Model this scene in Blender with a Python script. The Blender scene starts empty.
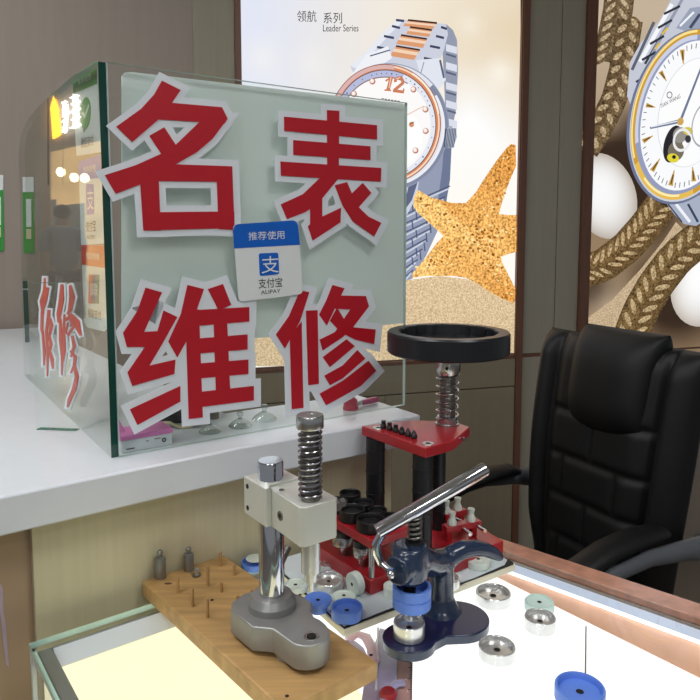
import bpy, bmesh, math, random
from mathutils import Vector, Matrix
random.seed(7)
V = Vector
SC = bpy.context.scene
COL = SC.collection
pi = math.pi
# ------------------------------------------------------------------ camera geometry
F, PX, PY, CAMZ = 693.0, 350.0, 298.0, 1.40
PITCH = math.atan(66/693.0)
cP, sP = math.cos(PITCH), math.sin(PITCH)
def ray(px, py):
    a = (px-PX)/F; b = -(py-PY)/F
    return V((a, cP+sP*b, -sP+cP*b))
def at(px, py, z):
    d = ray(px, py); t = (z-CAMZ)/d.z
    return V((d.x*t, d.y*t, z))
def dep(px, py, y):
    d = ray(px, py); t = y/d.y
    return V((d.x*t, y, CAMZ+d.z*t))
def zat(py, p):
    d = ray(PX+F*p[0]/p[1], py); t = math.hypot(p[0], p[1])/math.hypot(d.x, d.y)
    return CAMZ+d.z*t
def mmpx(p): return (p[1]*cP-(p[2]-CAMZ)*sP)/F
T = math.radians(36.5); CU, SU = math.cos(T), math.sin(T)
EU = V((CU, SU, 0)); EN = V((-SU, CU, 0)); EZ = V((0, 0, 1))
def W(u, n, z): return V((u*CU-n*SU, u*SU+n*CU, z))
def UN(p): return (p[0]*CU+p[1]*SU, -p[0]*SU+p[1]*CU)
class Plane:                                   # a vertical surface: point, horizontal direction, normal toward the viewer
    def __init__(s, p, d):
        s.p = V(p); s.d = V((d[0], d[1], 0)).normalized()
        s.n = V((s.d.y, -s.d.x, 0))
        if s.n.dot(V((0, 0, CAMZ))-V((s.p.x, s.p.y, CAMZ))) < 0: s.n = -s.n
    def __call__(s, px, py, off=0.0):
        d = ray(px, py); q = s.p+s.n*off; c0 = V((0, 0, CAMZ))
        t = (q-c0).dot(s.n)/d.dot(s.n)
        return c0+d*t

# ------------------------------------------------------------------ materials
def lin(c):
    r = []
    for x in c[:3]:
        x /= 255.0
        r.append(x/12.92 if x <= .04045 else ((x+.055)/1.055)**2.4)
    return (*r, 1.0)
def newmat(name):
    m = bpy.data.materials.new(name); m.use_nodes = True
    nt = m.node_tree; nt.nodes.clear()
    out = nt.nodes.new('ShaderNodeOutputMaterial')
    return m, nt, out
def mat(name, col, rough=.5, metal=0.0, var=.06, scale=30.0, stretch=(1, 1, 1), bump=0.0, bscale=200.0, spec=.5, coat=0.0, emit=0.0, aniso=0.0, trans=0.0):
    m, nt, out = newmat(name); N = nt.nodes; L = nt.links
    b = N.new('ShaderNodeBsdfPrincipled'); L.new(b.outputs[0], out.inputs[0])
    tc = N.new('ShaderNodeTexCoord'); mp = N.new('ShaderNodeMapping'); mp.inputs['Scale'].default_value = stretch
    L.new(tc.outputs['Object'], mp.inputs[0])
    nz = N.new('ShaderNodeTexNoise'); nz.inputs['Scale'].default_value = scale; nz.inputs['Detail'].default_value = 6
    L.new(mp.outputs[0], nz.inputs['Vector'])
    rp = N.new('ShaderNodeValToRGB'); c = lin(col)
    rp.color_ramp.elements[0].position = .25; rp.color_ramp.elements[1].position = .75
    rp.color_ramp.elements[0].color = (*[x*(1-var) for x in c[:3]], 1)
    rp.color_ramp.elements[1].color = (*[min(1, x*(1+var)) for x in c[:3]], 1)
    L.new(nz.outputs['Fac'], rp.inputs[0]); L.new(rp.outputs[0], b.inputs['Base Color'])
    b.inputs['Roughness'].default_value = rough; b.inputs['Metallic'].default_value = metal
    b.inputs['Specular IOR Level'].default_value = spec; b.inputs['Coat Weight'].default_value = coat
    b.inputs['Transmission Weight'].default_value = trans
    if emit:
        L.new(rp.outputs[0], b.inputs['Emission Color']); b.inputs['Emission Strength'].default_value = emit
    if bump:
        n2 = N.new('ShaderNodeTexNoise'); n2.inputs['Scale'].default_value = bscale; n2.inputs['Detail'].default_value = 3
        L.new(mp.outputs[0], n2.inputs['Vector'])
        bp = N.new('ShaderNodeBump'); bp.inputs['Strength'].default_value = bump; bp.inputs['Distance'].default_value = .002
        L.new(n2.outputs['Fac'], bp.inputs['Height']); L.new(bp.outputs[0], b.inputs['Normal'])
    return m
def glass(name, tint, base=.03, top=.75, power=4.0, rough=0.0, milk=0.0, milkcol=(220, 230, 225)):
    m, nt, out = newmat(name); N = nt.nodes; L = nt.links
    tr = N.new('ShaderNodeBsdfTransparent'); tr.inputs[0].default_value = lin(tint)
    gl = N.new('ShaderNodeBsdfGlossy'); gl.inputs['Roughness'].default_value = rough
    lw = N.new('ShaderNodeLayerWeight'); lw.inputs[0].default_value = .5
    pw = N.new('ShaderNodeMath'); pw.operation = 'POWER'; pw.inputs[1].default_value = power
    L.new(lw.outputs['Facing'], pw.inputs[0])
    ma = N.new('ShaderNodeMath'); ma.operation = 'MULTIPLY_ADD'; ma.inputs[1].default_value = top; ma.inputs[2].default_value = base
    L.new(pw.outputs[0], ma.inputs[0])
    mx = N.new('ShaderNodeMixShader'); L.new(ma.outputs[0], mx.inputs[0]); L.new(gl.outputs[0], mx.inputs[2])
    if milk:
        d0 = N.new('ShaderNodeBsdfDiffuse'); d0.inputs[0].default_value = lin(milkcol); d1 = N.new('ShaderNodeBsdfTranslucent'); d1.inputs[0].default_value = lin(milkcol)
        df = N.new('ShaderNodeMixShader'); df.inputs[0].default_value = .35; L.new(d0.outputs[0], df.inputs[1]); L.new(d1.outputs[0], df.inputs[2])
        nz = N.new('ShaderNodeTexNoise'); nz.inputs['Scale'].default_value = 9
        mr = N.new('ShaderNodeMapRange'); mr.inputs['To Min'].default_value = milk-.05; mr.inputs['To Max'].default_value = milk+.05
        tc = N.new('ShaderNodeTexCoord'); L.new(tc.outputs['Object'], nz.inputs['Vector']); L.new(nz.outputs['Fac'], mr.inputs[0])
        m2 = N.new('ShaderNodeMixShader'); L.new(mr.outputs[0], m2.inputs[0]); L.new(tr.outputs[0], m2.inputs[1]); L.new(df.outputs[0], m2.inputs[2])
        L.new(m2.outputs[0], mx.inputs[1])
    else:
        L.new(tr.outputs[0], mx.inputs[1])
    L.new(mx.outputs[0], out.inputs[0])
    return m
def emis(name, col, st, var=.03, scale=6):
    m, nt, out = newmat(name); N = nt.nodes; L = nt.links
    e = N.new('ShaderNodeEmission'); e.inputs[1].default_value = st
    nz = N.new('ShaderNodeTexNoise'); nz.inputs['Scale'].default_value = scale
    tc = N.new('ShaderNodeTexCoord'); L.new(tc.outputs['Object'], nz.inputs['Vector'])
    rp = N.new('ShaderNodeValToRGB'); c = lin(col)
    rp.color_ramp.elements[0].color = (*[x*(1-var) for x in c[:3]], 1); rp.color_ramp.elements[1].color = (*[x*(1+var) for x in c[:3]], 1)
    L.new(nz.outputs['Fac'], rp.inputs[0]); L.new(rp.outputs[0], e.inputs[0]); L.new(e.outputs[0], out.inputs[0])
    return m
def printmat(name, st, kind=None, scale=100, lo=.5, hi=1.3):
    """backlit film: the printed colours are a colour attribute, grain from noise"""
    m, nt, out = newmat(name); N = nt.nodes; L = nt.links
    e = N.new('ShaderNodeEmission'); e.inputs[1].default_value = st
    a = N.new('ShaderNodeAttribute'); a.attribute_name = 'Col'
    src = a.outputs['Color']
    if kind:
        tc = N.new('ShaderNodeTexCoord')
        nz = N.new('ShaderNodeTexVoronoi' if kind == 'voronoi' else 'ShaderNodeTexNoise'); nz.inputs['Scale'].default_value = scale
        if kind == 'noise': nz.inputs['Detail'].default_value = 4
        L.new(tc.outputs['Object'], nz.inputs['Vector'])
        rp = N.new('ShaderNodeValToRGB'); rp.color_ramp.elements[0].position = .3 if kind == 'noise' else .05; rp.color_ramp.elements[1].position = .7
        rp.color_ramp.elements[0].color = (lo, lo*.9, lo*.72, 1); rp.color_ramp.elements[1].color = (hi, hi, hi, 1)
        if kind == 'voronoi': rp.color_ramp.elements[0].color, rp.color_ramp.elements[1].color = (hi, hi, hi, 1), (lo, lo*.85, lo*.6, 1)
        L.new(nz.outputs['Fac' if kind == 'noise' else 'Distance'], rp.inputs[0])
        mu = N.new('ShaderNodeMix'); mu.data_type = 'RGBA'; mu.blend_type = 'MULTIPLY'; mu.inputs[0].default_value = 1
        L.new(src, mu.inputs[6]); L.new(rp.outputs[0], mu.inputs[7]); src = mu.outputs[2]
    L.new(src, e.inputs[0]); L.new(e.outputs[0], out.inputs[0])
    return m
M = {}
M['wall'] = mat('wall_laminate', (150, 138, 127), .6, var=.04, scale=6, stretch=(8, 8, .6))
M['olive'] = mat('olive_laminate', (150, 144, 124), .5, var=.05, scale=5, stretch=(10, 10, .5))
M['pillar'] = mat('pillar_laminate', (160, 155, 140), .5, var=.04, scale=5, stretch=(10, 10, .5))
M['cabinet'] = mat('cabinet_laminate', (146, 135, 114), .45, var=.05, scale=5, stretch=(10, 10, .5))
M['brown'] = mat('brown_trim', (112, 76, 60), .4, var=.15, scale=12, stretch=(10, 10, .6))
M['darkframe'] = mat('dark_frame', (66, 56, 48), .4, var=.08)
M['beige'] = mat('beige_wood_veneer', (207, 199, 166), .45, var=.045, scale=14, stretch=(9, 9, .35), bump=.05)
M['brownpanel'] = mat('brown_cladding', (178, 152, 124), .5, var=.08, scale=8)
M['lilac'] = mat('lilac_scuff', (190, 172, 186), .6)
M['white'] = mat('white_worktop', (222, 226, 232), .22, var=.015, spec=.5)
M['floor'] = mat('floor_tile', (120, 110, 100), .35, var=.1, scale=3)
M['ceil'] = mat('ceiling_paint', (225, 225, 222), .8, var=.02)
M['glassf'] = glass('clear_front_glass', (253, 255, 254), .02, .5, 4)
M['glasss'] = glass('clear_side_glass', (252, 255, 253), .025, .36, 2.6)
M['glasst'] = glass('showcase_top_glass', (254, 255, 254), .02, .42, 4)
M['frost'] = glass('frosted_sheet', (226, 240, 236), .015, .2, 4, rough=.25, milk=.84, milkcol=(244, 249, 247))
M['cup'] = glass('clear_suction_plastic', (246, 250, 248), .08, .6, 2.2, rough=.08, milk=.10)
M['bag'] = glass('clear_plastic_bag', (238, 232, 244), .10, .6, 2, rough=.15, milk=.06)
M['gedge'] = mat('green_glass_edge', (6, 84, 66), .12, var=.2, scale=10, coat=.5)
M['gedged'] = mat('dark_green_glass_edge', (8, 62, 52), .12, var=.35, scale=5, stretch=(1, 1, 1), coat=.5)
M['gedgep'] = mat('pale_glass_edge', (182, 200, 192), .2, var=.1)
M['teal'] = mat('teal_glass_edge', (196, 230, 220), .15, var=.1, coat=.4)
M['chipped'] = mat('chipped_glass_edge', (64, 130, 112), .2, var=.7, scale=90)
M['red'] = mat('red_vinyl', (184, 14, 34), .45, var=.02)
M['outline'] = mat('white_vinyl', (226, 232, 238), .45, var=.01)
M['blueprint'] = mat('blue_print', (0, 94, 196), .4, var=.02)
M['paper'] = mat('sticker_white', (228, 232, 232), .4, var=.01)
M['ink'] = mat('black_ink', (30, 30, 32), .5)
M['green'] = mat('green_print', (44, 150, 52), .45, var=.03)
M['lav'] = mat('lavender_print', (104, 112, 206), .45, var=.04)
M['redp'] = mat('red_print', (214, 62, 48), .45, var=.03)
M['teal2'] = mat('teal_print', (24, 120, 124), .45)
M['navyp'] = mat('navy_print', (32, 44, 140), .45)
M['script'] = mat('orange_red_vinyl', (206, 84, 66), .45, var=.03)
M['leather'] = mat('black_leather', (15, 15, 17), .5, var=.15, scale=40, bump=.25, bscale=900, spec=.4)
M['blackpl'] = mat('black_plastic', (26, 27, 30), .42, var=.08)
M['greypl'] = mat('grey_arm_plastic', (92, 96, 102), .42, var=.05)
M['chrome'] = mat('chrome', (214, 216, 220), .09, 1.0, var=.02)
M['steel'] = mat('turned_steel', (196, 196, 194), .26, 1.0, var=.06, scale=60, stretch=(1, 1, 12)); M['springs'] = mat('spring_steel', (150, 150, 156), .22, 1.0, var=.05)
M['alu'] = mat('brushed_aluminium', (230, 230, 228), .27, .8, var=.04, scale=80)
M['alucast'] = mat('satin_cast_aluminium', (156, 156, 154), .42, .55, var=.05, scale=60, bump=.06, bscale=500)
M['alublock'] = mat('anodised_block', (216, 217, 208), .42, .35, var=.03)
M['wsteel'] = mat('weight_steel', (142, 142, 138), .36, .55, var=.08)
M['dsteel'] = mat('dark_steel', (128, 125, 120), .34, .8, var=.1)
M['wood'] = mat('pine_board', (184, 146, 94), .5, var=.26, scale=9, stretch=(1.2, 9, 5), bump=.1, bscale=60)
M['woodpeg'] = mat('wooden_dowel', (178, 140, 92), .6, var=.12)
M['hole'] = mat('dark_hole', (18, 15, 13), .8)
M['knot'] = mat('wood_knot', (92, 56, 30), .6, var=.3)
M['redpaint'] = mat('red_enamel', (172, 30, 40), .32, var=.05, scale=12, coat=.25)
M['blackcol'] = mat('black_column_paint', (24, 25, 29), .38, var=.1)
M['wheel'] = mat('black_wheel', (22, 24, 28), .34, var=.12, scale=60)
M['blackdie'] = mat('black_delrin', (24, 24, 25), .35, var=.1)
M['blue'] = mat('blue_nylon', (98, 138, 226), .38, var=.04)
M['navy'] = mat('navy_enamel', (34, 50, 76), .26, var=.12, scale=25, coat=.5)
M['navytop'] = mat('dark_navy_enamel', (32, 34, 76), .3, var=.1, coat=.3)
M['nylon'] = mat('white_nylon', (222, 232, 222), .4, var=.03, trans=0.0)
M['mint'] = mat('mint_nylon', (222, 244, 237), .4, var=.03)
M['mat'] = mat('grey_paper_sheet', (216, 226, 230), .5, var=.03)
M['cream'] = mat('cream_board_edge', (226, 220, 196), .5, var=.05)
M['blk'] = mat('black_lining', (20, 20, 22), .5)
M['grey'] = mat('grey_metal_rail', (132, 132, 130), .4, .3, var=.06)
M['creamlit'] = emis('lit_cream_panel', (255, 249, 210), 1.2)
M['whitelit'] = emis('lit_white_panel', (255, 255, 255), 1.35)
M['led'] = emis('led_strip', (240, 246, 255), 1.7); M['ledd'] = emis('led_diffuser', (214, 226, 248), .85, var=.06)
M['bluewall'] = mat('white_inner_wall', (214, 220, 236), .5, var=.02)
M['copper'] = mat('copper_paper_band', (244, 184, 148), .45, var=.06, scale=14)
M['rosewood'] = mat('rosewood_rim', (198, 140, 116), .22, var=.22, scale=8, stretch=(6, 6, 1), coat=.4)
M['pinkbox'] = mat('pink_card', (206, 120, 176), .5, var=.05)
M['greybox'] = mat('light_grey_card', (198, 202, 206), .5)
M['pinkred'] = mat('pink_red_plastic', (204, 66, 88), .35)
M['pink'] = mat('pink_plastic', (216, 96, 140), .35)
M['tan'] = mat('cream_strap', (214, 200, 168), .5)
M['taupebox'] = mat('taupe_card', (122, 112, 100), .6, var=.08)
M['warm'] = emis('warm_shop_glow', (255, 208, 140), 1.5, var=.7, scale=2.0)
M['signw'] = emis('white_sign_light', (255, 255, 255), 11)
M['signy'] = emis('amber_sign_light', (255, 184, 30), 9.0)
M['spot'] = emis('spot_lamp', (255, 240, 200), 10)
M['fascia'] = mat('taupe_fascia', (168, 154, 136), .6)
M['shoppanel'] = mat('pale_shop_panel', (206, 206, 200), .5, var=.2, scale=3)
M['cloth'] = mat('grey_blue_cotton', (128, 136, 150), .9, var=.1, scale=120)
M['skin'] = mat('skin', (198, 156, 128), .6)
M['hair'] = mat('black_hair', (26, 22, 20), .6)
M['trouser'] = mat('dark_trousers', (50, 52, 60), .9)
M['lamp'] = emis('ceiling_lamp_glow', (255, 252, 246), 6)

# ------------------------------------------------------------------ mesh builder
class MB:
    def __init__(s): s.bm = bmesh.new()
    def poly(s, pts, mi=0):
        vs = [s.bm.verts.new(p) for p in pts]
        f = s.bm.faces.new(vs); f.material_index = mi; return f
    def prism(s, pts, off, mi=0, side=None, back=None):
        """closed prism: 3D outline pts plus an offset vector"""
        off = V(off); side = mi if side is None else side; back = mi if back is None else back
        a = [s.bm.verts.new(p) for p in pts]; b = [s.bm.verts.new(V(p)+off) for p in pts]
        n = len(a); fs = []
        f = s.bm.faces.new(a); f.material_index = mi; fs.append(f)
        f = s.bm.faces.new(b[::-1]); f.material_index = back; fs.append(f)
        for i in range(n):
            f = s.bm.faces.new((a[i], b[i], b[(i+1) % n], a[(i+1) % n])); f.material_index = side; fs.append(f)
        bmesh.ops.recalc_face_normals(s.bm, faces=fs)
        return s
    def slab(s, un, z0, z1, mi=0, side=None, world=False):
        pts = [V((p[0], p[1], z1)) if world else W(p[0], p[1], z1) for p in un]
        return s.prism(pts, (0, 0, z0-z1), mi, side)
    def box(s, c, dims, ex=None, ey=None, ez=None, mi=0):
        ex = V(ex).normalized() if ex is not None else V((1, 0, 0)); ey = V(ey).normalized() if ey is not None else V((0, 1, 0)); ez = V(ez).normalized() if ez is not None else V((0, 0, 1))
        c = V(c); a, b, h = [x/2 for x in dims]
        pts = [c-ex*a-ey*b+ez*h, c+ex*a-ey*b+ez*h, c+ex*a+ey*b+ez*h, c-ex*a+ey*b+ez*h]
        return s.prism(pts, -ez*dims[2], mi)
    def ubox(s, u0, u1, n0, n1, z0, z1, mi=0):
        return s.slab([(u0, n0), (u1, n0), (u1, n1), (u0, n1)], z0, z1, mi)
    def lathe(s, prof, c, axis=(0, 0, 1), seg=40, mi=0, mis=None, closed=False):
        """revolve (r, h) pairs about axis through c"""
        c = V(c); az = V(axis).normalized(); q = V((1, 0, 0)) if abs(az.x) < .8 else V((0, 1, 0))
        ax = az.cross(q).normalized(); ay = az.cross(ax)
        rings = []
        for r, h in prof:
            if r < 1e-6: rings.append([s.bm.verts.new(c+az*h)])
            else: rings.append([s.bm.verts.new(c+az*h+(ax*math.cos(2*pi*i/seg)+ay*math.sin(2*pi*i/seg))*r) for i in range(seg)])
        pairs = list(zip(rings[:-1], rings[1:]))
        if closed: pairs.append((rings[-1], rings[0]))
        fs = []
        for k, (A, B) in enumerate(pairs):
            m_ = mis[k] if mis else mi
            for i in range(seg):
                j = (i+1) % seg
                if len(A) == 1 and len(B) == 1: continue
                if len(A) == 1: f = s.bm.faces.new((A[0], B[i], B[j]))
                elif len(B) == 1: f = s.bm.faces.new((A[i], A[j], B[0]))
                else: f = s.bm.faces.new((A[i], A[j], B[j], B[i]))
                f.material_index = m_; fs.append(f)
        bmesh.ops.recalc_face_normals(s.bm, faces=fs)
        return s
    def cyl(s, a, b, r, r2=None, seg=28, mi=0):
        a = V(a); b = V(b); L = (b-a).length; r2 = r if r2 is None else r2
        return s.lathe([(0, 0), (r, 0), (r2, L), (0, L)], a, b-a, seg, mi)
    def tube(s, pts, r, seg=12, mi=0, flat=None):
        """swept tube; r a number or a list; flat = (scale_a, scale_b) for an oval section"""
        pts = [V(p) for p in pts]; n = len(pts)
        rs = r if isinstance(r, (list, tuple)) else [r]*n
        rings = []; up = None
        for i, p in enumerate(pts):
            t = (pts[min(i+1, n-1)]-pts[max(i-1, 0)]).normalized()
            if up is None:
                q = V((0, 0, 1)) if abs(t.z) < .9 else V((1, 0, 0)); up = (q-t*q.dot(t)).normalized()
            else: up = (up-t*up.dot(t)).normalized()
            sd = t.cross(up); fa, fb = flat or (1, 1)
            rings.append([s.bm.verts.new(p+(up*math.cos(2*pi*k/seg)*fa+sd*math.sin(2*pi*k/seg)*fb)*rs[i]) for k in range(seg)])
        fs = []
        for A, B in zip(rings[:-1], rings[1:]):
            for k in range(seg):
                f = s.bm.faces.new((A[k], A[(k+1) % seg], B[(k+1) % seg], B[k])); f.material_index = mi; fs.append(f)
        f = s.bm.faces.new(rings[0]); f.material_index = mi; fs.append(f); f = s.bm.faces.new(rings[-1]); f.material_index = mi; fs.append(f)
        bmesh.ops.recalc_face_normals(s.bm, faces=fs)
        return s
    def coil(s, c, r, wire, z0, z1, turns, mi=0, axis=EZ):
        c = V(c); n = int(turns*22); pts = []
        for i in range(n+1):
            a = 2*pi*turns*i/n
            pts.append(V((c.x+r*math.cos(a), c.y+r*math.sin(a), z0+(z1-z0)*i/n)))
        return s.tube(pts, wire, 8, mi)
    def ell(s, c, rad, mi=0, seg=24, rings=14, ex=None, ey=None, ez=None, power=1.0):
        c = V(c); ex = V(ex or (1, 0, 0)); ey = V(ey or (0, 1, 0)); ez = V(ez or (0, 0, 1))
        def sg(x): return math.copysign(abs(x)**power, x)
        R = []
        for i in range(rings+1):
            ph = pi*i/rings-pi/2; z = sg(math.sin(ph)); q = abs(math.cos(ph))**power
            if i in (0, rings): R.append([s.bm.verts.new(c+ez*z*rad[2])]); continue
            R.append([s.bm.verts.new(c+ez*z*rad[2]+ex*sg(math.cos(2*pi*k/seg))*q*rad[0]+ey*sg(math.sin(2*pi*k/seg))*q*rad[1]) for k in range(seg)])
        fs = []
        for A, B in zip(R[:-1], R[1:]):
            for k in range(seg):
                j = (k+1) % seg
                f = s.bm.faces.new((A[0], B[k], B[j])) if len(A) == 1 else s.bm.faces.new((A[k], A[j], B[0])) if len(B) == 1 else s.bm.faces.new((A[k], A[j], B[j], B[k]))
                f.material_index = mi; fs.append(f)
        bmesh.ops.recalc_face_normals(s.bm, faces=fs)
        return s
def obj(name, mb, mats, parent=None, bevel=0, seg=2, angle=35, label=None):
    me = bpy.data.meshes.new(name)
    root = parent
    off = V((0, 0, 0))
    while root is not None:
        off += root.location; root = root.parent
    if parent is not None: bmesh.ops.translate(mb.bm, verts=mb.bm.verts, vec=-off)
    mb.bm.to_mesh(me); mb.bm.free()
    for m in (mats if isinstance(mats, (list, tuple)) else [mats]): me.materials.append(M[m] if isinstance(m, str) else m)
    for p in me.polygons: p.use_smooth = True
    me.set_sharp_from_angle(angle=math.radians(angle))
    o = bpy.data.objects.new(name, me); COL.objects.link(o)
    if parent is not None: o.parent = parent
    if bevel:
        b = o.modifiers.new('bevel', 'BEVEL'); b.width = bevel; b.segments = seg; b.limit_method = 'ANGLE'; b.angle_limit = math.radians(40); b.harden_normals = False
    if label: o['label'] = label
    return o
def thing(name, label, cat, loc=(0, 0, 0), group=None):
    o = bpy.data.objects.new(name, None); o.empty_display_size = .05; COL.objects.link(o); o.location = loc
    return tag(o, label, cat, group)
def tag(o, label, cat, group=None):
    o['label'] = label; o['category'] = cat
    if group: o['group'] = group
    return o
def struct(name, mb, mats, parent=None, bevel=0):
    o = obj(name, mb, mats, parent, bevel)
    if parent is None: o['kind'] = 'structure'
    return o
def dup(root, loc, label, group=None):
    r = root.copy(); COL.objects.link(r); r.location = loc; r['label'] = label
    if group: r['group'] = group
    for ch in list(root.children):
        c = ch.copy(); COL.objects.link(c); c.parent = r
        for g in ch.children:
            d = g.copy(); COL.objects.link(d); d.parent = c
    return r
def text_mesh(s):
    cu = bpy.data.curves.new('lettering', 'FONT'); cu.body = s; cu.resolution_u = 4
    o = bpy.data.objects.new('lettering', cu); COL.objects.link(o)
    bpy.context.view_layer.update()
    dg = bpy.context.evaluated_depsgraph_get()
    me = bpy.data.meshes.new_from_object(o.evaluated_get(dg))
    bpy.data.objects.remove(o)
    return me
def text(name, s, quad, m, parent, nrm, label=None, bold=0):
    """lettering fitted into a quad TL, TR, BR, BL of world points"""
    me = text_mesh(s); mb = MB(); mb.bm.from_mesh(me); bm = mb.bm
    xs = [v.co.x for v in bm.verts]; ys = [v.co.y for v in bm.verts]
    x0, x1, y0, y1 = min(xs), max(xs), min(ys), max(ys)
    TL, TR, BR, BL = [V(q) for q in quad]
    for v in bm.verts:
        a = (v.co.x-x0)/(x1-x0); b = (v.co.y-y0)/(y1-y0)
        v.co = (BL*(1-a)+BR*a)*(1-b)+(TL*(1-a)+TR*a)*b
    return obj(name, mb, m, parent, label=label)

# ------------------------------------------------------------------ 2D outlines
def area(p): return sum(p[i][0]*p[(i+1) % len(p)][1]-p[(i+1) % len(p)][0]*p[i][1] for i in range(len(p)))/2
def grow(p, d, lim=2.2):
    """mitred outward offset of a simple outline"""
    if area(p) < 0: p = p[::-1]
    n = len(p); out = []
    for i in range(n):
        a = V(p[i-1]); b = V(p[i]); c = V(p[(i+1) % n])
        e1 = (b-a).normalized(); e2 = (c-b).normalized()
        n1 = V((e1.y, -e1.x)); n2 = V((e2.y, -e2.x))
        m = n1+n2
        if m.length < .05: out.append(tuple(b+n1*d)); continue
        m.normalize(); k = d/max(m.dot(n1), 1/lim)
        out.append(tuple(b+m*k))
    return out
def ellipse(cx, cy, a, b, rot=0, n=40, t0=0, t1=360):
    r = math.radians(rot); o = []
    full = abs(t1-t0) >= 360
    for i in range(n if full else n+1):
        t = math.radians(t0+(t1-t0)*i/n)
        x, y = a*math.cos(t), b*math.sin(t)
        o.append((cx+x*math.cos(r)-y*math.sin(r), cy+x*math.sin(r)+y*math.cos(r)))
    return o
def rrect(q, r, n=5):
    """rounded version of a quad of 2D points"""
    o = []
    for i in range(len(q)):
        a, b, c = V(q[i-1]), V(q[i]), V(q[(i+1) % len(q)])
        p0 = b+(a-b).normalized()*r; p2 = b+(c-b).normalized()*r
        for k in range(n+1):
            t = k/n; o.append(tuple((p0*(1-t)+b*t)*(1-t)+(b*(1-t)+p2*t)*t))
    return o
# ================================================================== the setting
WALL = Plane(at(0, 328, 1.095), (math.cos(math.radians(17)), math.sin(math.radians(17)), 0))
def ws(px, py=232):                       # run along the wall from WALL.p
    return (WALL(px, py)-WALL.p).dot(WALL.d)
def wz(px, py): return WALL(px, py).z
def wpt(s, z, off=0.0): return V((WALL.p.x, WALL.p.y, 0))+WALL.d*s+WALL.n*off+EZ*z
def wbox(mb, s0, s1, z0, z1, o0, o1, mi=0):
    return mb.prism([wpt(s0, z0, o1), wpt(s1, z0, o1), wpt(s1, z1, o1), wpt(s0, z1, o1)], WALL.n*(o0-o1), mi)
S_END = -.16
mb = MB(); wbox(mb, S_END, 5.0, 0, 2.8, -.12, 0); struct('wall_back', mb, 'wall')
mb = MB(); mb.slab([(-12, -4), (5, -4), (5, 12), (-12, 12)], -.05, 0, world=True); struct('floor', mb, 'floor')
mb = MB(); mb.slab([(-2.3, -4), (5, -4), (5, 12), (-2.3, 12)], 2.8, 2.86, world=True); struct('ceiling', mb, 'ceil')
mb = MB(); mb.slab([(-12, -4), (-2.3, -4), (-2.3, 12), (-12, 12)], 4.2, 4.26, world=True); struct('ceiling', mb, 'ceil')
ZB = wz(455, 357)                         # underside of the light boxes
sL0, sL1, sT1, sT2, sP0, sT3, sT4 = ws(237), ws(243), ws(515.5), ws(521.8), ws(555), ws(577.7), ws(587)
s197 = ws(197)
n = [0]
def trim(s0, s1, z0, z1, o1, m, o0=0.0):
    n[0] += 1; mb = MB(); wbox(mb, s0, s1, z0, z1, o0, o1); return struct('trim_%d' % n[0], mb, m, bevel=.0015)
trim(s197, sL0, ZB, 2.8, .012, 'olive')
trim(sT1, sT2, 0, 2.8, .028, 'brown')
trim(sT2, sP0-.0015, ZB, 2.8, .012, 'pillar')
trim(sP0+.0015, sT3, ZB, 2.8, .012, 'pillar')
trim(sT2, ws(582), ZB-.016, ZB, .010, 'brown')
trim(sT2, ws(582), 0, ZB-.016, .012, 'pillar')
# wall cabinets under the light box
ZD = wz(455, 388.5)
cab = thing('wall_cabinet', 'low taupe cabinet fronts under the backlit starfish watch advert', 'cabinet', wpt(ws(380), 0))
mb = MB(); wbox(mb, sL0-.6, sT1, 0, ZB-.014, .0, .010); obj('carcass', mb, 'darkframe', cab)
mb = MB(); wbox(mb, sL0-.6, sT1, ZB-.014, ZB-.001, .0, .024); obj('top_rail', mb, 'brown', cab, .001)
sq = ws(384)
for a, b in ((sL0-.6, sq-.001), (sq+.001, sT1-.001)):
    mb = MB(); wbox(mb, a, b, .06, ZD-.004, .010, .022); obj('door', mb, 'cabinet', cab, .0015)
mb = MB(); wbox(mb, sL0-.6, sT1-.001, ZD, ZB-.015, .010, .022); obj('drawer_front', mb, 'cabinet', cab, .0015)

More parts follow.
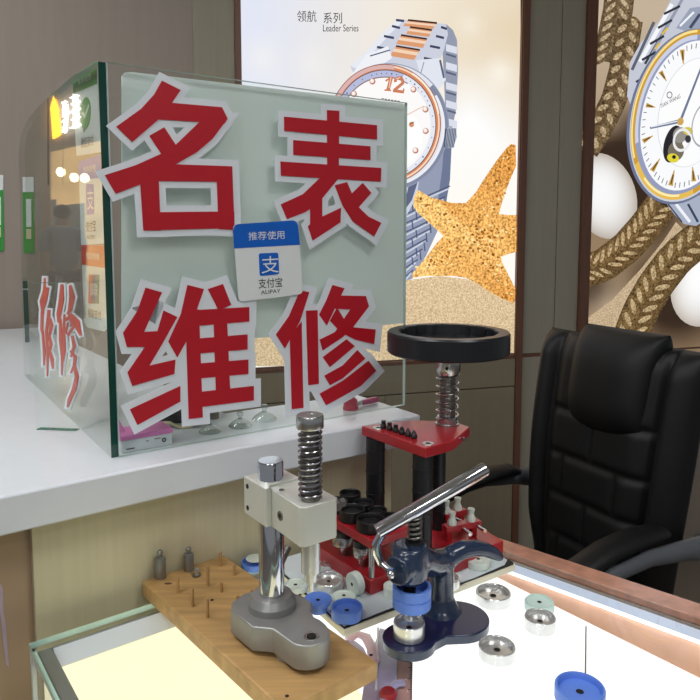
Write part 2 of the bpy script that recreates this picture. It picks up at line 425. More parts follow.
# ------------------------------------------------------------------ light box pictures
class Art:
    def __init__(s, plane, off):
        s.pl = plane; s.off = off; s.mb = MB(); s.lay = s.mb.bm.loops.layers.float_color.new('Col'); s.k = 0; s.clip = None
    def poly(s, pts, col, mi=0, keep=False):
        if s.clip: pts = clip(pts, s.clip)
        if len(pts) < 3: return
        if not keep: s.k += 1
        o = s.off+.00003*s.k
        if callable(col):
            f = s.mb.poly([s.pl(x, y, o) for x, y in pts], mi)
            for lp, p in zip(f.loops, pts): lp[s.lay] = lin(col(*p))
        else:
            f = s.mb.poly([s.pl(x, y, o) for x, y in pts], mi)
            c = lin(col)
            for lp in f.loops: lp[s.lay] = c
    def grid(s, x0, y0, x1, y1, nx, ny, fn):
        vs = [[s.mb.bm.verts.new(s.pl(x0+(x1-x0)*i/nx, y0+(y1-y0)*j/ny, s.off)) for i in range(nx+1)] for j in range(ny+1)]
        xy = lambda i, j: (x0+(x1-x0)*i/nx, y0+(y1-y0)*j/ny)
        for j in range(ny):
            for i in range(nx):
                f = s.mb.bm.faces.new((vs[j][i], vs[j+1][i], vs[j+1][i+1], vs[j][i+1]))
                for lp, q in zip(f.loops, ((i, j), (i, j+1), (i+1, j+1), (i+1, j))): lp[s.lay] = lin(fn(*xy(*q)))
    def ell(s, cx, cy, a, b, rot, col, mi=0, n=56): s.poly(ellipse(cx, cy, a, b, rot, n), col, mi)
    def line(s, p, q, w, col, mi=0, w2=None):
        p = V(p); q = V(q); d = (q-p).normalized(); m = V((-d.y, d.x)); w2 = w if w2 is None else w2
        s.poly([tuple(p+m*w/2), tuple(q+m*w2/2), tuple(q-m*w2/2), tuple(p-m*w/2)], col, mi)
    def arc(s, cx, cy, a, b, rot, t0, t1, w, col, n=30):
        o = ellipse(cx, cy, a, b, rot, n, t0, t1); i = ellipse(cx, cy, a-w, b-w*b/a, rot, n, t0, t1)
        s.k += 1
        for k in range(len(o)-1): s.poly([o[k], o[k+1], i[k+1], i[k]], col, keep=True)
    def ring(s, cx, cy, a, b, rot, w, col, n=64):
        s.k += 1
        o = ellipse(cx, cy, a, b, rot, n); i = ellipse(cx, cy, a-w, b-w*b/a, rot, n)
        for k in range(n): s.poly([o[k], o[(k+1) % n], i[(k+1) % n], i[k]], col, keep=True)
def clip(pts, box):
    x0, y0, x1, y1 = box
    for ax, v, sg in ((0, x0, 1), (0, x1, -1), (1, y0, 1), (1, y1, -1)):
        out = []
        for i in range(len(pts)):
            a, b = pts[i-1], pts[i]; ia = (a[ax]-v)*sg >= 0; ib = (b[ax]-v)*sg >= 0
            if ia != ib:
                t = (v-a[ax])/(b[ax]-a[ax]); out.append((a[0]+(b[0]-a[0])*t, a[1]+(b[1]-a[1])*t))
            if ib: out.append(b)
        pts = out
    return pts
def mixc(a, b, t): t = max(0, min(1, t)); return tuple(a[i]*(1-t)+b[i]*t for i in range(3))
def blob(x, y, cx, cy, r): return max(0, 1-math.hypot(x-cx, y-cy)/r)**1.5
M['p0'] = printmat('backlit_film', 1.0)
M['psand'] = printmat('backlit_film_sand', 1.0, 'noise', 170, .62, 1.2)
M['pstar'] = printmat('backlit_film_starfish', 1.0, 'noise', 120, .36, 1.8)
M['prope'] = printmat('backlit_film_rope', 1.0, 'noise', 120, .22, 1.25)
PM = ['p0', 'psand', 'pstar', 'prope']
SIL, SILD, SILDD = (206, 210, 224), (150, 156, 176), (92, 100, 124)
GOLD, GOLDL = (222, 158, 116), (246, 214, 186)

# ---- light box with the starfish
lb = thing('light_box', 'large backlit advert with a rose gold watch above a starfish on sand', 'light box', wpt((sL0+sT1)/2, ZB))
ZT = 2.55
mb = MB(); wbox(mb, sL0, sT1, ZB, ZT, .0, .008); obj('backing', mb, 'darkframe', lb)
mb = MB(); wbox(mb, sL0, sL1, ZB, ZT, .008, .024); wbox(mb, sT1-.004, sT1, ZB, ZT, .008, .024); wbox(mb, sL1, sT1-.004, ZB, ZB+.006, .008, .020); wbox(mb, sL1, sT1-.004, ZT-.02, ZT, .008, .024)
obj('frame', mb, 'brown', lb)
A = Art(WALL, .010); XR = 512.5
def bg1(x, y):
    c = mixc((228, 232, 246), (244, 234, 218), (x-260)/150)
    c = mixc(c, (232, 214, 184), (x-400)/110*max(0, 1-abs(y-30)/110))
    c = mixc(c, (255, 255, 255), max(0, 1-abs(x-470)/70)*max(0, 1-abs(y-150)/90)*1.6)
    c = mixc(c, (255, 252, 246), .9*max(0, (y-120)/60) if x > 400 else .35*max(0, (y-60)/100))
    c = mixc(c, (255, 250, 240), .8*blob(x, y, 500, 72, 24)+.5*blob(x, y, 470, 25, 22)+.5*blob(x, y, 262, 58, 34)+.4*blob(x, y, 312, 62, 30))
    return c
A.clip = None
A.grid(240, -110, XR+8, 372, 46, 70, bg1)
A.clip = (240, -110, XR+4, 366)
# strap, far loop and lower part
A.poly([(446, 24), (453, 30), (457, 40), (458, 70), (456, 110), (450, 140), (446, 128), (444, 80), (442, 40)], SILD)
for y in (44, 62, 82, 100, 118): A.poly([(446, y), (457, y+3), (457, y+10), (446, y+7)], (220, 224, 236)); A.poly([(446, y+9), (456, y+12), (456, y+14), (446, y+11)], SILDD)
A.poly([(434, 152), (452, 138), (450, 180), (446, 204), (438, 230), (426, 256), (412, 279), (400, 282), (400, 214), (414, 190)], (150, 158, 182))
A.poly([(444, 146), (452, 138), (450, 180), (446, 204), (440, 222), (438, 200), (442, 170)], (112, 122, 150))
for k in range(9): A.line((404, 206+9*k), (450-4.6*k, 186+10.5*k), 1.4, (84, 94, 122)); A.line((405, 208.5+9*k), (448-4.6*k, 189+10.5*k), 1.6, (206, 212, 226))
for k in range(8): A.line((412+4*(k % 2), 203+9*k), (413+4*(k % 2), 211+9*k), 1.3, (84, 94, 122)); A.line((426-(k > 4)*6+4*(k % 2), 197+9*k), (427-(k > 4)*6+4*(k % 2), 206+9*k), 1.3, (84, 94, 122))
A.poly([(396, 178), (420, 176), (416, 198), (402, 224)], (206, 212, 226)); A.poly([(410, 180), (419, 178), (412, 200), (402, 214)], (96, 106, 134)); A.line((402, 182), (398, 210), 2, (244, 246, 250))
# near strap
A.poly([(398, 19), (446, 24), (448, 34), (444, 50), (439, 62), (436, 80), (356, 78), (350, 66), (366, 52), (382, 34)], SIL)
A.poly([(398, 19), (404, 20), (388, 36), (372, 54), (360, 70), (350, 66), (366, 52), (382, 34)], (232, 235, 243))
for (a, b, c, d) in (((408, 20), (437, 23), (433, 29), (403, 26)), ((410, 27), (432, 30), (429, 37), (406, 34)), ((401, 35), (427, 39), (423, 48), (396, 44)), ((396, 46), (420, 50), (414, 60), (390, 56))):
    A.poly([a, b, c, d], GOLD); A.poly([((a[0]*.75+d[0]*.25), a[1]*.75+d[1]*.25), (b[0]*.75+c[0]*.25, b[1]*.75+c[1]*.25), (b[0]*.45+c[0]*.55, b[1]*.45+c[1]*.55), (a[0]*.45+d[0]*.55, a[1]*.45+d[1]*.55)], GOLDL)
    A.line(a, b, 1.8, (70, 44, 40))
for (p, q) in (((396, 20), (404, 21)), ((392, 26), (400, 28)), ((384, 36), (394, 38)), ((377, 47), (388, 49)), ((441, 27), (447, 29)), ((436, 36), (444, 38)), ((430, 46), (440, 48)), ((424, 58), (434, 60))): A.line(p, q, 2.4, (62, 70, 96))
A.poly([(366, 55), (388, 46), (392, 58), (380, 66), (356, 78), (345, 84)], (240, 242, 248)); A.line((370, 56), (390, 50), 1.3, SILDD)
A.poly([(416, 60), (440, 58), (446, 80), (438, 90), (420, 74)], (226, 230, 240)); A.line((440, 60), (444, 78), 2, SILDD); A.line((424, 62), (420, 76), 1.0, SILD)
# case, bezel, dial, crown
A.ell(388, 127, 61, 64, 8, (228, 231, 240)); A.arc(388, 127, 61, 64, 8, -50, 80, 6, (132, 140, 164)); A.arc(388, 127, 57, 60, 8, -40, 70, 2.5, (238, 240, 246)); A.ring(388, 127, 61, 64, 8, 1.0, (150, 156, 178))
A.poly([(446, 129), (449, 127), (456, 128), (457, 137), (453, 148), (447, 148), (444, 140)], (176, 184, 200))
for k in range(7): A.line((446.5+k*1.6, 128.5), (444.5+k*1.5, 147.5), .8, (70, 78, 102))
A.line((445.5, 128.5), (444, 147), 1.2, (90, 98, 122))
A.ell(385, 124, 56, 60, 0, (218, 138, 96)); A.ring(385, 124, 54.8, 58.8, 0, 1.6, (250, 220, 196)); A.arc(385, 124, 56, 60, 0, 185, 280, 4.5, (222, 180, 176)); A.arc(385, 124, 55.5, 59.5, 0, 300, 350, 2, (255, 238, 222)); A.ring(385, 124, 56, 60, 0, .7, (150, 92, 70))
A.ell(385, 124.5, 51.3, 55, 0, (232, 234, 244)); A.arc(385, 124.5, 51.3, 55, 0, 175, 292, 8, (184, 190, 222)); A.ring(385, 124.5, 51.3, 55, 0, .9, (120, 90, 84))
A.ell(385, 125.5, 45.5, 48.5, 0, (253, 251, 250)); A.arc(385, 125.5, 46, 49, 0, 175, 300, 1.1, (150, 118, 104)); A.ell(387, 138, 36, 32, 0, (255, 255, 255))
for k in range(60):
    t = math.radians(k*6+8); q_ = 1.0 if k % 5 else 1.5
    if 40 < k < 56 or k % 2: A.ell(385+48.2*math.cos(t), 125+51.7*math.sin(t), .55*q_, .6*q_, 0, (76, 82, 108), n=8)
for x, y in ((372.5, 81.5), (413.5, 89.5), (425.5, 109.5), (425.8, 131), (415.5, 150.5), (399, 163), (354, 94), (344, 112)):
    A.ell(x, y, 3.0, 3.1, 0, (186, 122, 104), n=16); A.ell(x-.4, y-.5, 2.1, 2.2, 0, (252, 232, 222), n=14); A.ell(x-.7, y-1, .9, .9, 0, (255, 255, 255), n=10)
A.line((391.5, 76.5), (388, 90), 3.6, (206, 128, 92)); A.line((385.5, 81), (391.8, 77), 1.8, (206, 128, 92)); A.line((384.5, 90), (391, 90.4), 1.6, (206, 128, 92))
A.arc(399, 81.5, 5.2, 5.2, 0, 170, 390, 3, (206, 128, 92)); A.line((403.6, 82.5), (394, 90.5), 3.0, (206, 128, 92)); A.line((393, 90.6), (403.6, 92), 3.0, (206, 128, 92)); A.line((403.8, 88.5), (403.2, 93), 1.4, (206, 128, 92))
A.line((391, 77), (389, 88), 1.0, (246, 206, 178)); A.line((396, 79), (400, 77.6), 1.0, (246, 206, 178))
for k in range(6): A.line((381.5+3.2*k, 98.5+.5*k), (383.7+3.2*k, 98.8+.5*k), 1.0, (120, 110, 112))
A.line((386, 126), (424, 106), .9, (226, 190, 160)); A.line((386, 126), (362, 104), 1.8, (214, 150, 116)); A.ell(411.5, 124.5, 2.6, 2.8, 0, (214, 150, 112), n=14); A.line((410, 124), (414, 122), 1.0, (120, 80, 60))
# sand and starfish
A.poly([(240, 286), (300, 287), (408, 280), (439, 276), (466, 279), (490, 288), (512, 300), (516, 302), (516, 366), (240, 366)], lambda x, y: (232, 208, 172) if y < 320 else (222, 198, 164), 1)
star = [(515.6, 145), (511, 144), (506.6, 148), (497, 160), (486, 176), (476, 192), (466, 203), (452, 203), (441, 200), (430, 197), (418, 190), (414, 197), (413.5, 206.6), (418, 213), (426, 220), (436, 229), (443.5, 236), (436, 244), (427, 256), (419, 266), (413, 273), (411.5, 278), (425, 276), (439, 276), (454, 276), (466, 278), (478, 284), (490, 292), (503, 299), (514, 303), (516, 290), (509, 276), (502, 262), (501, 257), (508, 254), (516.5, 252), (516.5, 215), (508, 215), (499, 214), (501, 206), (504, 196), (510, 180), (516, 166)]
A.poly(star, lambda x, y: mixc((250, 204, 128), (216, 150, 74), math.hypot(x-478, y-245)/70 if x > 440 else .1), 2)
rs = random.Random(3)
for c, d in (((478, 240), (512, 150)), ((478, 240), (420, 200)), ((478, 240), (418, 272)), ((478, 240), (508, 296)), ((478, 240), (514, 232))):
    for k in range(34):
        t = rs.random(); w = 13*(1-t*.65)
        x = c[0]+(d[0]-c[0])*t+rs.uniform(-w, w); y = c[1]+(d[1]-c[1])*t+rs.uniform(-w, w)
        A.ell(x, y, rs.uniform(.8, 1.9), rs.uniform(.7, 1.5), rs.uniform(0, 90), rs.choice([(255, 232, 170), (255, 222, 150), (168, 104, 40), (140, 84, 30)]), n=8)
obj('poster_print', A.mb, PM, lb)
q = lambda x0, y0, x1, y1: [WALL(x0, y0, .0135), WALL(x1, y0, .0135), WALL(x1, y1, .0135), WALL(x0, y1, .0135)]
text('headline', '领航', q(297, 10.5, 316.5, 22), 'ink', lb, WALL.n); text('headline', '系列', q(323.5, 12.5, 342, 23.5), 'ink', lb, WALL.n)
text('headline', 'Leader Series', q(323, 24.5, 358.5, 31.5), 'ink', lb, WALL.n)

# ---- light box with the rope
lc = thing('light_box', 'backlit advert with a yellow gold watch on rope and pale stones', 'light box', wpt(ws(660), ZB))
sR = ws(830)
mb = MB(); wbox(mb, sT3, sR, ZB-.02, ZT, .0, .008); obj('backing', mb, 'darkframe', lc)
mb = MB(); wbox(mb, sT3, sT4, ZB-.02, ZT, .008, .028); wbox(mb, sT4, sR, ZB-.02, ZB-.014, .008, .020); wbox(mb, sR-.02, sR, ZB-.014, ZT, .008, .028); wbox(mb, sT4, sR-.02, ZT-.02, ZT, .008, .028)
obj('frame', mb, 'brown', lc)
A = Art(WALL, .010)
def bg2(x, y):
    c = mixc((196, 178, 154), (150, 126, 98), (y-20)/200)
    c = mixc(c, (58, 44, 34), 1.9*blob(x, y, 628, 178, 56)+1.8*blob(x, y, 650, 212, 44)+1.5*blob(x, y, 598, 160, 40)+2.2*blob(x, y, 676, 296, 70)+1.4*blob(x, y, 592, 290, 34)+1.0*blob(x, y, 636, 130, 40))
    c = mixc(c, (206, 186, 160), .9*blob(x, y, 600, 20, 34)+.8*blob(x, y, 612, 310, 50))
    return c
A.grid(582, -110, 840, 372, 60, 84, bg2)
A.clip = (582, -110, 836, 366)
def stone(cx, cy, a, b, rot, c0=(255, 255, 255), c1=(196, 186, 176)):
    for k in range(26):
        t = 1-k/26; A.ell(cx-(1-t)*a*.15, cy-(1-t)*b*.15, a*t, b*t, rot, mixc(c0, c1, t**3), 0, 36)
stone(604, 196, 32, 44, -18, (250, 250, 250), (190, 180, 170))
stone(706, 282, 34, 46, 20); stone(760, 300, 50, 44, 0)
def rope(cl, w, base=(196, 164, 114), n=14):
    base = mixc(base, (120, 92, 56), .35)
    """a plaited rope along a centre line"""
    cl = [V(p) for p in cl]; L = [0]
    for a, b in zip(cl[:-1], cl[1:]): L.append(L[-1]+(b-a).length)
    def P_(t):
        t *= L[-1]
        for i in range(len(cl)-1):
            if t <= L[i+1]+1e-6: break
        k = (t-L[i])/(L[i+1]-L[i]); d = (cl[i+1]-cl[i]).normalized()
        return cl[i].lerp(cl[i+1], k), d
    lft, rgt = [], []
    for k in range(17):
        p, d = P_(k/16); m = V((-d.y, d.x)); lft.append(tuple(p+m*w/2)); rgt.append(tuple(p-m*w/2))
    A.k += 1
    for k in range(16): A.poly([lft[k], lft[k+1], rgt[k+1], rgt[k]], mixc(base, (40, 30, 20), .45), 3, keep=True)
    for side in (-1, 1):
        for k in range(n):
            p, d = P_((k+.5+(.25*side))/n if 0 < (k+.5+.25*side)/n < 1 else (k+.5)/n); m = V((-d.y, d.x))*side
            ln = L[-1]/n
            c = p+m*w*.22; ax = (d*.75+m*.65).normalized()
            ang = math.degrees(math.atan2(ax.y, ax.x))
            sh = .1 if side > 0 else .28
            sh += .35 if side > 0 else 0; A.ell(c.x, c.y, w*.34, ln*.42, ang, mixc(base, (60, 42, 24), sh), 3, 14)
            A.ell(c.x-.6, c.y-.8, w*.22, ln*.2, ang, mixc(base, (255, 236, 200), .45), 3, 12)
rope([(622, -30), (618, 10), (612, 40), (607, 62)], 30, (206, 184, 150), 9)
rope([(630, 20), (622, 70), (614, 100), (600, 128), (586, 150)], 26, (188, 164, 128), 10)
rope([(580, 273), (604, 265), (626, 248), (644, 228), (662, 204)], 33, (204, 168, 112), 12)
A.poly([(582, 322), (612, 300), (640, 270), (664, 240), (676, 222), (684, 230), (670, 256), (640, 292), (618, 330), (600, 350), (582, 356)], (206, 184, 154), 1)
rope([(626, 350), (640, 312), (656, 284), (676, 258), (700, 238), (740, 224)], 36, (198, 166, 112), 14)
# watch: strap, lugs, case
A.poly([(627, 96), (630, 62), (640, 44), (660, 20), (676, -10), (720, -10), (716, 30), (690, 34), (664, 46), (644, 76), (632, 108)], (198, 202, 214))
for (p, q_, w, c) in (((632, 70), (654, 22), 3, (96, 100, 112)), ((640, 62), (672, 4), 4, (246, 248, 252)), ((645, 64), (668, 24), 2.4, (60, 64, 76)), ((650, 58), (684, -4), 3, (150, 156, 172)), ((636, 82), (650, 74), 2.2, (50, 54, 66)), ((642, 60), (656, 52), 2.4, (50, 54, 66)), ((650, 44), (664, 36), 2.4, (50, 54, 66)), ((658, 28), (672, 20), 2.4, (50, 54, 66)), ((664, 14), (680, 6), 2.4, (50, 54, 66)), ((655, 49), (660, 43), 2, (228, 190, 70)), ((662, 34), (668, 28), 2, (228, 190, 70))): A.line(p, q_, w, c)
A.poly([(676, 28), (690, 8), (704, 6), (712, 30), (700, 36)], (156, 164, 184)); A.line((680, 26), (694, 12), 2, (244, 246, 250)); A.line((690, 28), (700, 14), 3, (70, 78, 100))
A.poly([(664, 200), (690, 198), (712, 192), (712, 216), (696, 226), (684, 224), (674, 214)], (170, 178, 198)); A.line((676, 204), (690, 222), 3, (240, 242, 248)); A.line((688, 204), (698, 222), 2.4, (60, 68, 92)); A.line((668, 204), (682, 222), 1.4, (60, 68, 92))
cx, cy, R0 = 686, 114.5, 14
A.ell(cx-1, cy+2, 56, 89.5, R0, (110, 118, 146)); A.ell(cx, cy+1, 54, 88, R0, (206, 210, 222))
A.ell(cx, cy, 53, 87, R0, (206, 158, 56)); A.arc(cx, cy, 52.4, 86.4, R0, 140, 260, 1.6, (252, 228, 150)); A.arc(cx, cy, 53, 87, R0, 60, 135, 4.5, (232, 190, 86)); A.arc(cx, cy, 51, 84, R0, 75, 120, 1.4, (255, 240, 180))
A.ell(cx+.5, cy, 49, 81.5, R0, (150, 158, 190)); A.arc(cx+.5, cy, 49, 81.5, R0, 150, 260, 3, (206, 210, 230)); A.ell(cx+2, cy+1, 45.5, 76.5, R0, (250, 251, 253)); A.ell(cx+6, cy-2, 33, 56, R0, (222, 226, 230)); A.ell(cx+6.3, cy-2, 32.4, 55.2, R0, (253, 253, 254))
r = math.radians(R0)
def dialpt(t, k):
    x, y = 45.5*k*math.cos(t), 76*k*math.sin(t)
    return (cx+2+x*math.cos(r)-y*math.sin(r), cy+1+x*math.sin(r)+y*math.cos(r))
for k in range(60):
    t = 2*pi*k/60
    if k % 5: A.line(dialpt(t, .97), dialpt(t, .9), .8, (90, 94, 110))
    else: A.line(dialpt(t, .95), dialpt(t, .74), 5.0, (198, 160, 84), w2=.8); A.line(dialpt(t, .93), dialpt(t, .80), 1.4, (110, 80, 40))
A.ell(673, 144, 9, 19, R0, (44, 42, 46)); A.ell(676, 151, 8, 10, R0, (120, 112, 96)); A.ell(673, 158, 6, 4.5, R0, (226, 212, 60)); A.ell(680, 135, 7, 8, R0, (150, 146, 140)); A.ell(688, 131, 5, 4, R0, (214, 198, 70)); A.ring(682, 140, 9, 12, R0, 2.2, (236, 236, 238)); A.ell(674, 157, 2, 2, 0, (30, 30, 34), n=10); A.ell(688, 139, 3, 4, 0, (60, 60, 66), n=12)
A.ring(706, 124, 14, 24, R0, 1.2, (170, 172, 180))
A.line((680.5, 121), (650, 128), 4, (112, 122, 150), w2=2.2); A.line((680.5, 120.5), (651, 127), 1.2, (226, 230, 240)); A.line((680, 122), (712, 40), 2.6, (112, 122, 150), w2=1.6); A.ell(680.5, 121.5, 3.2, 4, R0, (206, 168, 92), n=18)
A.ring(669.5, 95, 3.0, 3.6, 0, .9, (120, 120, 126), n=16)
obj('poster_print', A.mb, PM, lc)
text('headline', 'TIAN WANG', [WALL(660, 104.5, .026), WALL(680, 94, .026), WALL(680.5, 98, .026), WALL(660.5, 108.5, .026)], 'ink', lc, WALL.n)

# green notices on the wall at the left
for (xs, lab) in (((22.5, 33.5), 'narrow green and white wall notice seen through the curved end of the glass'), ((-7, 3.2), 'green and white notice on the wall cut by the left edge of the photo')):
    x0, x1 = xs; y0 = 177 if x0 > 0 else 175
    t = thing('wall_notice', lab, 'notice', WALL((x0+x1)/2, 252)+WALL.n*.002, 'green wall notices')
    mb = MB(); mb.prism([WALL(x0, y0, .004), WALL(x1, y0, .004), WALL(x1+.6, y0+76, .004), WALL(x0+1, y0+76, .004)], -WALL.n*.0035); obj('card', mb, 'paper', t)
    mb = MB(); mb.poly([WALL(x0, y0+15, .0045), WALL(x1, y0+15, .0045), WALL(x1+.6, y0+76, .0045), WALL(x0+1, y0+76, .0045)]); obj('green_panel', mb, 'green', t)
    mb = MB(); mb.poly([WALL(x0+3.4, y0+22, .005), WALL(x1-2.4, y0+22, .005), WALL(x1-2.2, y0+50, .005), WALL(x0+3.8, y0+50, .005)]); obj('white_field', mb, 'paper', t)
    mb = MB(); mb.poly([WALL(x0+3.6, y0+52, .005), WALL(x1-2.4, y0+52, .005), WALL(x1-2.2, y0+62, .005), WALL(x0+3.9, y0+62, .005)]); obj('yellow_field', mb, 'tan', t)

# ================================================================== counter
def cross(p, d, P2, d2):
    den = d.x*d2.y-d.y*d2.x; t = ((P2.x-p.x)*d2.y-(P2.y-p.y)*d2.x)/den
    return p+d*t
uR = UN(at(232, 416, 1.095))[0]
far = lambda u: UN(cross(W(u, 0, 0), EN, WALL.p+WALL.n*.026, WALL.d))
fl = far(-.1)
ctr = thing('service_counter', 'white worktop counter with beige wood front carrying the glass screen', 'counter', W(.4, .95, 0))
mb = MB(); mb.slab([(-.35, .863), (.447, .866), (.765, .838), (.772, .846), (.775, 1.03), (uR, 1.05), far(uR), far(-.05), (-.35, 1.5)], 1.047, 1.095)
obj('worktop', mb, 'white', ctr, .003)
uP = UN(Plane(W(.17, .912, .9), EU)(34, 585))[0]
mb = MB(); mb.slab([(uP, .912), (.76, .905), (.76, .917), (uP, .924)], 0, 1.0465); obj('front_panel', mb, 'beige', ctr, .001)
mb = MB(); mb.slab([(-.3, .9245), (uP+.02, .9245), (uP+.02, 1.3), (-.3, 1.3)], 0, 1.0465); obj('end_panel', mb, 'brownpanel', ctr)
PP = Plane(W(.1, .9245, 1), EU)
mb = MB(); mb.prism([PP(1, 583, .001), PP(3, 590, .001), PP(3.5, 612, .001), PP(6, 626, .001), PP(9, 667, .001), PP(6, 664, .001), PP(3, 640, .001), PP(1, 618, .001), PP(-3, 600, .001)], -PP.n*.0008)
obj('scuff_mark', mb, 'lilac', ctr)  # lilac streak on the brown end panel

# ================================================================== glass screen on the counter
zc = 1.0955
A0 = at(119.5, 457.5, zc); B0 = at(405, 405, zc); C0 = at(43, 393, zc); A1 = at(111.3, 458, zc)
FP = Plane(A0, B0-A0); SP = Plane(A1, C0-A1)
scr = thing('glass_screen', 'clear glass counter screen with red lettered front pane on the white worktop', 'screen', A1)
def pane(name, pts, off, parent, faces='glassf', edge='gedgep', special=None):
    mb = MB(); mb.prism(pts, off, 0, 1)
    return obj(name, mb, [faces, edge], parent)
fl_ = lambda p: V((p.x, p.y, max(p.z, zc)))
z1 = zat(62, A1)
fr = pane('front_pane', [A0, B0, V((B0.x, B0.y, FP(409.5, 103).z)), V((A0.x, A0.y, z1))], -FP.n*.007, scr)
# side pane with a rounded far corner
sd = [SP(97, 61.5), SP(73, 75.6), SP(47.5, 98), SP(38, 107), SP(28.5, 118.5), SP(21.5, 132), SP(18.5, 150), SP(24, 376), A1]
sd[0] = V((A1.x, A1.y, z1)); sd[-2].z = zc
mb = MB(); mb.prism(sd, -SP.n*.0112, 0, 1)
sp_ = obj('side_pane', mb, ['glasss', 'gedged', 'gedgep', 'glassf'], scr)
sp_n = SP.d
for p in sp_.data.polygons:
    if p.material_index == 1 and p.normal.dot(sp_n) > -.5: p.material_index = 2 if p.normal.z > .3 and p.center.x+sp_.parent.location.x > SP(49, 98).x else 3
e = A1-SP.n*.0112
mb = MB(); mb.prism([e+SP.d*-.0008, e+SP.d*-.0008-SP.n*-.0016, e+SP.d*-.0008-SP.n*-.0016+EZ*(z1-zc), e+SP.d*-.0008+EZ*(z1-zc)], SP.d*-.0006); obj('polished_arris', mb, 'outline', scr)  # white strip painted as the highlight along the bevel of the glass
mb = MB(); mb.prism([SP(47.6, 99, .0004), SP(48.4, 98.5, .0004), SP(48.6, 185, .0004), SP(47.8, 185, .0004)], SP.n*.0006); obj('joint_line', mb, 'darkframe', scr)
# frosted sheet behind the front pane
fq = [FP(122, 352, -.016), FP(122, 76, -.016), FP(125, 72.5, -.016), FP(132, 72, -.016), FP(403, 103.5, -.016), FP(406.5, 106, -.016), FP(407, 111, -.016), FP(404.5, 323, -.016)]
mb = MB(); mb.prism(fq, -FP.n*.003); obj('frosted_sheet', mb, 'frost', scr)
# low clear pane at the outside
L0 = at(36, 429.5, zc); L1 = at(76, 431, zc); 
lp = Plane(L0, L1-L0)
mb = MB(); mb.prism([L0, L1, V((L1.x, L1.y, lp(76, 283).z)), V((L0.x, L0.y, lp(26, 283).z))], -lp.n*.013, 0, 1); o = obj('low_pane', mb, ['glassf', 'chipped', 'glassf'], scr)
for p in o.data.polygons:
    if p.material_index == 1 and abs(p.normal.z) < .5: p.material_index = 2

dv = thing('glass_divider', 'small dark edged glass divider standing far back on the white worktop', 'divider', at(30, 342, zc))
D0 = at(30, 342, zc); dd = V((D0.x, D0.y, 0)).normalized(); dw = V((dd.y, -dd.x, 0)); h_ = zat(281, D0)-zc
mb = MB(); mb.prism([D0, D0+dd*.16, D0+dd*.16+EZ*h_, D0+dd*.012+EZ*h_, D0+dd*.003+EZ*(h_-.012), D0+EZ*(h_-.03)], -dw*.012, 0, 1); obj('pane', mb, ['glassf', 'gedged'], dv)
mb = MB(); mb.prism([D0+dd*.02+EZ*.002+dw*.001, D0+dd*.14+EZ*.002+dw*.001, D0+dd*.14+EZ*.012+dw*.001, D0+dd*.02+EZ*.012+dw*.001], dw*.006); obj('clip', mb, 'chrome', dv)
# ---- red characters on the front pane
def cv(x0, y0, k): return lambda L: [(x0+x/k, y0+y/k) for x, y in L]
c1, c2, c3, c4 = cv(90, 60, 3.5), cv(220, 80, 3.5), cv(100, 260, 600/180), cv(240, 260, 700/180)
CH = {
 '名': (c1, [[(252, 72), (318, 105), (287, 150), (240, 208), (148, 287), (92, 233), (180, 170), (225, 120)],
   [(250, 148), (287, 150), (462, 165), (482, 205), (472, 222), (385, 217), (240, 208)],
   [(385, 215), (480, 208), (430, 275), (375, 322), (300, 365), (180, 434), (90, 468), (52, 403), (160, 368), (250, 328), (300, 297)],
   [(260, 235), (302, 299), (252, 332), (208, 265)],
   [(175, 410), (240, 400), (248, 597), (187, 597)], [(240, 363), (498, 372), (500, 427), (238, 424)], [(443, 375), (498, 372), (506, 595), (450, 592)], [(187, 533), (505, 530), (506, 588), (187, 597)]]),
 '表': (c2, [[(225, 128), (550, 158), (550, 208), (225, 178)], [(257, 210), (527, 232), (527, 280), (257, 262)], [(212, 285), (565, 308), (563, 356), (214, 335)], [(375, 105), (418, 108), (416, 335), (376, 335)],
   [(350, 343), (415, 345), (345, 430), (300, 462), (235, 487), (213, 435), (290, 400)], [(316, 440), (358, 405), (358, 478), (424, 447), (422, 498), (325, 562), (308, 512), (316, 505)],
   [(402, 368), (445, 357), (480, 440), (520, 478), (565, 500), (540, 548), (465, 495), (430, 440)], [(500, 360), (530, 395), (482, 450), (450, 408)]]),
 '维': (c3, [[(152, 92), (207, 108), (147, 240), (192, 237), (212, 168), (258, 190), (205, 285), (165, 352), (252, 332), (248, 380), (108, 420), (92, 375), (150, 290), (90, 290), (77, 243), (125, 170)],
   [(100, 498), (268, 420), (268, 472), (125, 550)], [(292, 83), (347, 97), (325, 160), (300, 250), (258, 325), (228, 272), (270, 180)], [(285, 165), (330, 165), (343, 525), (296, 530)], [(360, 97), (410, 80), (438, 150), (395, 168)],
   [(300, 168), (498, 157), (498, 205), (300, 222)], [(325, 262), (492, 248), (492, 298), (328, 312)], [(328, 345), (495, 332), (495, 380), (330, 395)], [(332, 440), (513, 420), (513, 468), (338, 490)], [(378, 170), (422, 165), (436, 475), (388, 480)]]),
 '修': (c4, [[(235, 118), (270, 125), (235, 235), (175, 345), (140, 290), (190, 220)], [(194, 295), (240, 240), (247, 575), (202, 580)], [(257, 197), (302, 195), (307, 482), (266, 487)],
   [(360, 97), (407, 110), (380, 165), (338, 255), (308, 213), (335, 160)], [(380, 138), (490, 140), (502, 180), (440, 262), (400, 300), (322, 352), (310, 310), (370, 280), (430, 192), (370, 190)], [(378, 185), (404, 228), (442, 262), (528, 270), (522, 327), (450, 310), (392, 282), (350, 236)],
   [(415, 308), (447, 335), (350, 417), (322, 378)], [(457, 350), (488, 383), (400, 460), (350, 487), (328, 450), (400, 410)], [(500, 392), (530, 430), (470, 490), (400, 530), (335, 565), (310, 520), (400, 470)]])}
where = {'名': 'upper left', '表': 'upper right', '维': 'lower left', '修': 'lower right'}
